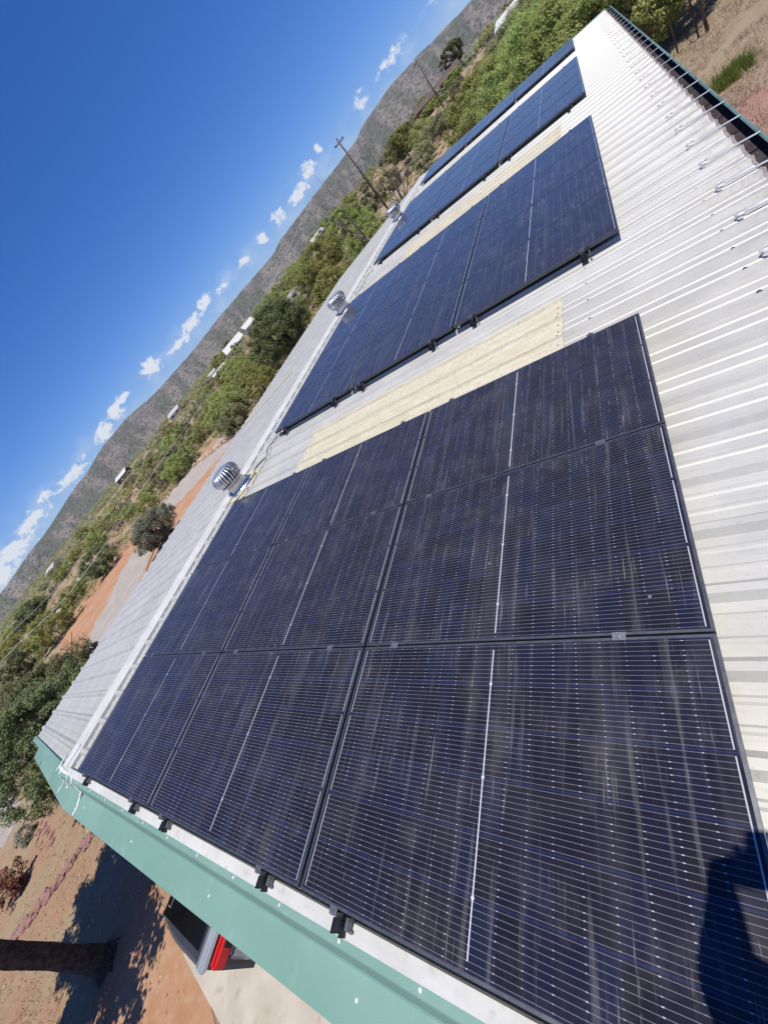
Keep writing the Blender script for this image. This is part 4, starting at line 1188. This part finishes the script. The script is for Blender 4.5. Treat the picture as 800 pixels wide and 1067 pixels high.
# mounting rails with end caps, feet and clamps; two under each column
rail_x = [(.26, 1.46)]*3
def rail_proto(nrows):
    e = empty('mounting_rail', (0,0,0))
    L_ = nrows*RH
    b = MB(); b.box((0, L_/2-.02, -.062), (.036, L_+.10, .048)); b.build('rail', M['rail'], e)
    for i in range(nrows+1):
        c = MB(); y = i*RH
        if 0 < i < nrows:
            c.box((0, y, -.0002), (.05, .034, .005)); c.box((0, y, -.018), (.03, .007, .036)); c.lathe((0,y,.002), [(.008,0),(.008,.004),(0,.005)], 6)
        else:
            s = -1 if i == 0 else 1
            c.box((0, y+s*.012, -.018), (.042, .014, .040)); c.box((0, y-s*.0, .0018), (.042, .024, .004))
            c.lathe((0,y+s*.012,.004), [(.008,0),(.008,.006),(0,.007)], 6)
        c.build('clamp', M['clamp'], e)
    for i in range(nrows*2):
        f = MB(); y = .25+i*(L_-.5)/(nrows*2-1)
        f.box((.03, y, -.078), (.024, .05, .08)); f.box((.03, y, -.115), (.06,.07,.006)); f.build('foot', M['rail'], e)
    # near end bracket: open C-shape sticking out past the panel edge
    b = MB(); b.box((-.024,-.055,-.062), (.006,.05,.05)); b.box((.024,-.055,-.062), (.006,.05,.05)); b.box((0,-.055,-.088), (.05,.05,.006)); b.build('end_bracket', M['rail'], e)
    b = MB(); b.box((.055,-.03,-.05), (.012,.04,.03)); b.box((.055,-.052,-.063), (.03,.012,.004)); b.build('end_hook', M['clamp'], e)
    return e
for a in range(4):
    src = None; k = 0
    for c_ in range(3):
        for q in (.24, 1.42):
            if src is None: src = rail_proto(NR[a]); o = src
            else: o = copy_tree(src)
            o.matrix_world = Matrix.Translation(RP(UX0+c_*CW+q, VST[a], PN)) @ tilt
            o['label'] = f'black mounting rail, {"ridge-side" if q < 1 else "eave-side"} of the pair under the {CN[c_]} column of the {AN[a]} array'
            o['category'] = 'mounting rail'; o['group'] = 'mounting rails under the solar panels'

# cables on the roof between the arrays
def roof_cable(x0, v0, x1, v1, seed, label):
    rnd = random.Random(seed); pts = []
    n = 26
    for i in range(n+1):
        t = i/n; v = v0+(v1-v0)*t; x = x0+(x1-x0)*t + .045*math.sin(t*19+seed)+rnd.uniform(-.015,.015)
        pts.append(RP(x, v, .042+.03*abs(math.sin(t*14))))
    o = MB().tube(pts, .0055, 6).build('roof_cable', M['cable'], None, True); tag(o, label, 'cable')
roof_cable(-5.38, 2.95, -5.36, 4.66, 1, 'black wavy cable on the roof between the nearest and second arrays')
roof_cable(-5.44, 2.95, -5.30, 4.66, 2, 'second black cable twisting beside the ridge between the near arrays')
roof_cable(-5.45, 9.0, -5.42, 11.2, 4, 'black cable on the roof between the second and third arrays')
roof_cable(-5.45, 15.6, -5.42, 17.6, 5, 'black cable on the roof before the farthest array')

# ------------------------------------------------------------------ turbine vents
def turbine_proto():
    e = empty('turbine_vent', (0,0,0))
    b = MB(); b.lathe((0,0,0), [(.24,-.05),(.20,-.02),(.165,.01),(.158,.03),(.155,.17),(.168,.172),(.168,.19),(.15,.19)], 28); b.build('collar', M['steel'], e, True)
    b = MB(); b.lathe((0,0,0), [(.15,.18),(.13,.2),(.12,.42),(.0,.43)], 20); b.build('throat', M['steeldk'], e, True)
    b = MB(); nv = 26
    prof = [(.165,.19),(.20,.23),(.222,.28),(.228,.33),(.216,.38),(.185,.425),(.13,.455)]
    for j in range(nv):
        a = 2*math.pi*j/nv; w = 2*math.pi/nv*.62
        rows = []
        for i, (r, z) in enumerate(prof):
            tw = .28*i/len(prof)
            rows.append([Vector((r*math.cos(a+tw), r*math.sin(a+tw), z)), Vector(((r+.007)*math.cos(a+tw+w*.5), (r+.007)*math.sin(a+tw+w*.5), z)), Vector(((r-.012)*math.cos(a+tw+w), (r-.012)*math.sin(a+tw+w), z))])
        b.strip(rows)
    b.build('vanes', M['steel'], e, True)
    b = MB(); b.lathe((0,0,0), [(.20,.186),(.205,.192),(.2,.2),(.16,.2)], 28); b.build('lower_ring', M['steel'], e, True)
    b = MB(); b.lathe((0,0,0), [(.165,.437),(.14,.455),(.10,.468),(.05,.474),(0,.476)], 28); b.build('cap', M['steel'], e, True)
    return e
tv = turbine_proto()
TL = ['nearest silver turbine vent on the ridge beside the near solar array', 'middle silver turbine vent on the ridge beside the second solar array', 'farthest silver turbine vent on the ridge beside the third solar array']
for i, v in enumerate((3.62, 9.35, 15.4)):
    o = tv if i == 0 else copy_tree(tv); o.scale = (1.08, 1.08, .86)
    q = RP(XR+.26, v, .03); o.location = q; o.rotation_euler = (0,0,i*.7); tag(o, TL[i], 'roof vent', 'turbine vents along the ridge')
# sealed flashing patches under the vents
for i, v in enumerate((3.62, 9.35, 15.4)):
    b = MB(); prof = [(q_, n_) for q_, n_ in profile(v-.33, v+.33)]
    b.strip([[RP(x, vv, n+.006) for vv, n in prof] for x in (XR+.03, XR+.3, XR+.62)])
    bp('vent_flashing', b, M['skylight'] if i == 0 else M['flash'])

# ------------------------------------------------------------------ vehicle by the pad
def vehicle():
    zt = 1.70; k = (ZC-zt)
    def g(px, py): 
        d = ray(px, py); return CAM + d*(k/-d.z)
    A, B, C, D = g(176,937), g(171,955), g(207,991), g(215,970)
    xA, xB = (A.x+B.x)/2, (C.x+D.x)/2; y1 = (B.y+C.y)/2
    o = Vector((xA, y1, 0)); L_ = xB-xA
    e = empty('utility_vehicle', o, 0, 'small dark grey vehicle with black roof glass and red tail lamps below the green trim', 'vehicle')
    wd = 1.45
    # lower body
    b = MB(); b.box((L_/2+.02, wd/2, .82), (L_+.34, wd, .70)); q = b.build('body', M['suvgrey'], e); bevel(q, .09, 3)
    # cabin shell: bowed side seen from above, shoulder rolling up to the roof glass
    b = MB(); rows = []
    for z, inset in ((1.0,.03),(1.40,0),(1.60,.0),(1.675,.02),(1.70,.06)):
        n = 14; pts = []
        for i in range(n+1):
            t = i/n; x = -.07+(L_+.10)*t
            bow = -(.02+.095*math.sin(math.pi/2*min(1, t*1.7+.05)))
            pts.append(Vector((x+(inset if i == 0 else 0), bow+inset, z)))
        for i in range(n+1):
            t = 1-i/n; pts.append(Vector((-.07+(L_+.10)*t, wd+.05-inset, z)))
        rows.append(pts+[pts[0]])
    b.strip(rows)
    kk = len(b.v); top = rows[-1][:-1]; b.v += [tuple(p) for p in top]; b.f.append(tuple(range(kk, kk+len(top))))
    b.build('cabin', M['suvgrey'], e, False)
    b = MB(); b.hexa([Vector(p) for p in ((0,.0,1.703),(L_,.0,1.703),(L_,wd-.10,1.703),(0,wd-.10,1.703),(0.01,.01,1.712),(L_-.01,.01,1.712),(L_-.01,wd-.11,1.712),(.01,wd-.11,1.712))])
    b.build('roof_glass', M['glass_dark'], e)
    b = MB(); b.box((.10, .10, 1.715), (.07,.012,.006)); b.box((.12,.15,1.715), (.012,.07,.006)); b.build('roof_antenna', M['plastic'], e)
    b = MB(); b.box((L_+.095, wd/2-.03, 1.665), (.125, wd+.17, .075)); q = b.build('rear_spoiler', M['silver'], e); bevel(q, .018, 2)
    b = MB(); b.box((L_+.075, wd/2-.03, 1.705), (.018, wd+.12, .008)); b.build('spoiler_seam', M['plastic'], e)
    for yy, sg in ((.06, 1), (wd-.10, -1)):
        b = MB(); b.hexa([Vector(p) for p in ((L_+.06,yy-.13,1.44),(L_+.20,yy-.13,1.46),(L_+.20,yy+.18,1.46),(L_+.06,yy+.18,1.44),(L_+.12,yy-.14,1.62),(L_+.20,yy-.13,1.60),(L_+.20,yy+.18,1.60),(L_+.12,yy+.18,1.62))])
        q = b.build('tail_lamp', M['redlamp'], e); bevel(q, .025, 2)
        b = MB(); b.box((L_+.196,yy+.09,1.52), (.03,.10,.08)); b.build('lamp_insert', M['black'], q)
    b = MB(); b.box((L_+.12, wd/2+.02, 1.22), (.14, wd+.02, .44)); q = b.build('tailgate', M['palebumper'], e); bevel(q, .03, 2)
    b = MB(); b.box((L_+.196, wd/2+.02, 1.30), (.012, wd-.3, .16)); b.build('rear_glass', M['glass_dark'], e)
    b = MB(); b.box((L_+.30, wd/2+.02, .92), (.26, wd+.02, .42)); q = b.build('bumper', M['palebumper'], e); bevel(q, .05, 2)
    b = MB(); b.tube([(L_+.30,.05,1.24),(L_+.36,.10,1.32),(L_+.30,.30,1.28),(L_+.42,.25,1.25)], .03, 6); b.build('tow_handle', M['black'], e, True)
    for x in (.12, L_+.02):
        for y in (.0, wd-.0):
            w = MB().lathe((x,y,.32), [(0,-.10),(.24,-.10),(.32,-.06),(.32,.06),(.24,.10),(0,.10)], 24, Matrix.Rotation(R(90),3,'X')).build('wheel', M['black'], e, True)
            MB().lathe((x,y,.32), [(0,-.104),(.17,-.104),(.19,-.09),(.19,.09),(.17,.104),(0,.104)], 16, Matrix.Rotation(R(90),3,'X')).build('rim', M['silver'], w, True)
vehicle()

# ------------------------------------------------------------------ the photographer, standing behind the camera on the eave side; only the shadow is seen
def person():
    foot = RP(.16, -.22, .035)
    e = empty('person', Vector((foot.x, foot.y, foot.z)), 0, 'person in dark shirt holding up a phone, seen as a shadow on the nearest panel', 'person')
    o = Vector(e.location)
    J = {}
    def w(x, y, z): return Vector((x, y, ZC+z))-o
    pts = [w(.20,-.62,-.98), w(.19,-.61,-.72), w(.11,-.55,-.58), w(.08,-.56,-.48), w(.0,-.47,-.40), w(-.05,-.42,-.30), w(-.06,-.40,-.19),     # 0 pelvis .. 6 head top
           w(-.08,-.44,-.52), w(-.185,-.29,-.42), w(-.135,-.175,-.27), w(-.11,-.085,-.14),     # 7 L shoulder, elbow, forearm, wrist
           w(.29,-.58,-.54), w(.44,-.56,-.72), w(.40,-.42,-.92),                     # 11 R shoulder, elbow, wrist
           w(.11,-.60,-1.08), w(.10,-.48,-1.45), w(.12,-.30,-1.83), w(.08,-.20,-1.84),     # 14 L leg
           w(.29,-.64,-1.08), w(.32,-.46,-1.45), w(.34,-.30,-1.84), w(.32,-.20,-1.85)]
    ed = [(0,1),(1,2),(2,3),(3,4),(4,5),(5,6),(2,7),(7,8),(8,9),(9,10),(2,11),(11,12),(12,13),(0,14),(14,15),(15,16),(16,17),(0,18),(18,19),(19,20),(20,21)]
    rad = [.15,.15,.12,.055,.075,.10,.12,.105,.080,.048,.028,.065,.045,.03,.095,.06,.045,.035,.095,.06,.045,.035]
    me = bpy.data.meshes.new('body'); me.from_pydata(pts, ed, []); me.materials.append(M['shirt'])
    b = bpy.data.objects.new('body', me); COL.objects.link(b)
    b.modifiers.new('Skin', 'SKIN')
    for i, s in enumerate(me.skin_vertices[0].data): s.radius = (rad[i], rad[i]); s.use_root = (i == 0)
    sb = b.modifiers.new('Sub', 'SUBSURF'); sb.levels = 2; sb.render_levels = 2
    dg = bpy.context.evaluated_depsgraph_get(); nm = bpy.data.meshes.new_from_object(b.evaluated_get(dg)); b.modifiers.clear(); b.data = nm
    nm.materials.clear()
    for k in ('shirt', 'jeans', 'skin'): nm.materials.append(M[k])
    for p in nm.polygons:
        z = p.center.z+o.z-ZC; x = p.center.x+o.x; y_ = p.center.y+o.y; p.use_smooth = True
        p.material_index = 2 if (z > -.44 and x > -.14 and y_ > -.60) or (x < -.10 and z > -.42) or (x > .34 and z < -.80 and z > -1.0) else (1 if z < -.98 else 0)
    b.parent = e
    h = MB(); c = w(-.055,-.41,-.25)
    h.lathe(c, [(.112,-.02),(.116,.03),(.10,.085),(.06,.12),(0,.13)], 20); h.build('cap', M['shirt'], e, True)
    br = MB(); f2 = Vector((-.5,.85,0)).normalized(); s2 = Vector((f2.y,-f2.x,0))
    br.strip([[c+f2*d_*.11+s2*q*wd_+Vector((0,0,-.005-.02*(d_-1)-.015*abs(q))) for q in (-1,-.5,0,.5,1)] for d_, wd_ in ((.9,.10),(1.4,.09),(1.8,.05))]); br.build('cap_brim', M['shirt'], e)
    # hand and fingers round the phone
    base = w(-.115,-.085,-.155); pc = CAM-o - FWD*.012 + DWN*.062 + RGT*.01
    palm = pc - FWD*.02 + DWN*.02
    hd = MB(); hd.tube([base, base.lerp(palm,.5), palm-RGT*.0, palm+DWN*-.045], [.026,.036,.042,.03], 10)
    for k in range(4):
        s = palm + DWN*(-.045+.025*k) - RGT*.02
        hd.tube([s, s-RGT*.035+FWD*.004, s-RGT*.040+FWD*.020, s-RGT*.024+FWD*.024+DWN*-.004], [.011,.010,.009,.007], 7)
    s = palm+DWN*.02+RGT*.02
    hd.tube([s, s+RGT*.035-DWN*.02, s+RGT*.036-DWN*.045+FWD*.012], [.015,.012,.009], 7)
    hd.build('hand', M['skin'], e, True)
    rw = w(.40,-.42,-.92); dn = Vector((-.05,.35,-.94)).normalized(); sd = dn.cross(Vector((1,0,0))).normalized()
    rh = MB(); rh.tube([rw, rw+dn*.05, rw+dn*.09], [.026,.038,.030], 10)
    for k, fl in enumerate((.060,.072,.068,.052)):
        f0 = rw+dn*.085+sd*(-.027+.018*k)
        rh.tube([f0, f0+dn*fl*.5, f0+dn*fl*.85+Vector((-.012,0,0)), f0+dn*fl+Vector((-.022,0,0))], [.0095,.009,.008,.006], 7)
    t0 = rw+dn*.035+sd*-.03
    rh.tube([t0, t0+sd*-.022+dn*.025, t0+sd*-.026+dn*.055], [.013,.011,.008], 7)
    rh.build('hand', M['skin'], e, True)
    fc = MB(); hc = w(-.052,-.40,-.32)+f2*.088
    fc.tube([hc+Vector((0,0,.03)), hc+f2*.018+Vector((0,0,.0)), hc+f2*.004+Vector((0,0,-.008))], [.006,.012,.008], 8); fc.build('nose', M['skin'], e, True)
    for q in (-1, 1):
        MB().lathe(w(-.052,-.40,-.30)+s2*q*.098, [(.0,-.03),(.013,-.02),(.016,0),(.013,.02),(.0,.03)], 10).build('ear', M['skin'], e, True)
        MB().lathe(hc+s2*q*.032+Vector((0,0,.032))-f2*.004, [(0,-.008),(.009,-.004),(.009,.004),(0,.008)], 10).build('eye', M['hair'], e, True)
    MB().tube([hc+s2*-.022+Vector((0,0,-.035)), hc+f2*.004+Vector((0,0,-.037)), hc+s2*.022+Vector((0,0,-.035))], [.003,.005,.003], 6).build('mouth', M['redstone'], e, True)
    return e
person()
def phone():
    c = CAM - FWD*.010 + DWN*.062 + RGT*.020
    Rm = Matrix((RGT, -DWN, -FWD)).transposed()
    o = MB().box((0,0,0), (.074,.15,.008)).build('phone', M['black'], None); bevel(o, .003, 2)
    o.matrix_world = Matrix.Translation(c) @ Rm.to_4x4()
    tag(o, 'black phone held up by the person, lens side towards the roof', 'phone')
phone()

# ------------------------------------------------------------------ thin air over the valley
def haze():
    m = bpy.data.materials.new('thin air'); m.use_nodes = True; t = m.node_tree; t.nodes.clear()
    o = t.nodes.new('ShaderNodeOutputMaterial'); v = t.nodes.new('ShaderNodeVolumePrincipled')
    v.inputs['Color'].default_value = (.80,.88,1,1); v.inputs['Density'].default_value = .00005; v.inputs['Anisotropy'].default_value = .2
    t.links.new(v.outputs[0], o.inputs['Volume'])
    b = MB().box((0,0,160), (11000,11000,400)).build('haze', m); tag(b, 'thin pale air between the roof and the far hills', 'haze', None, 'stuff')
haze()
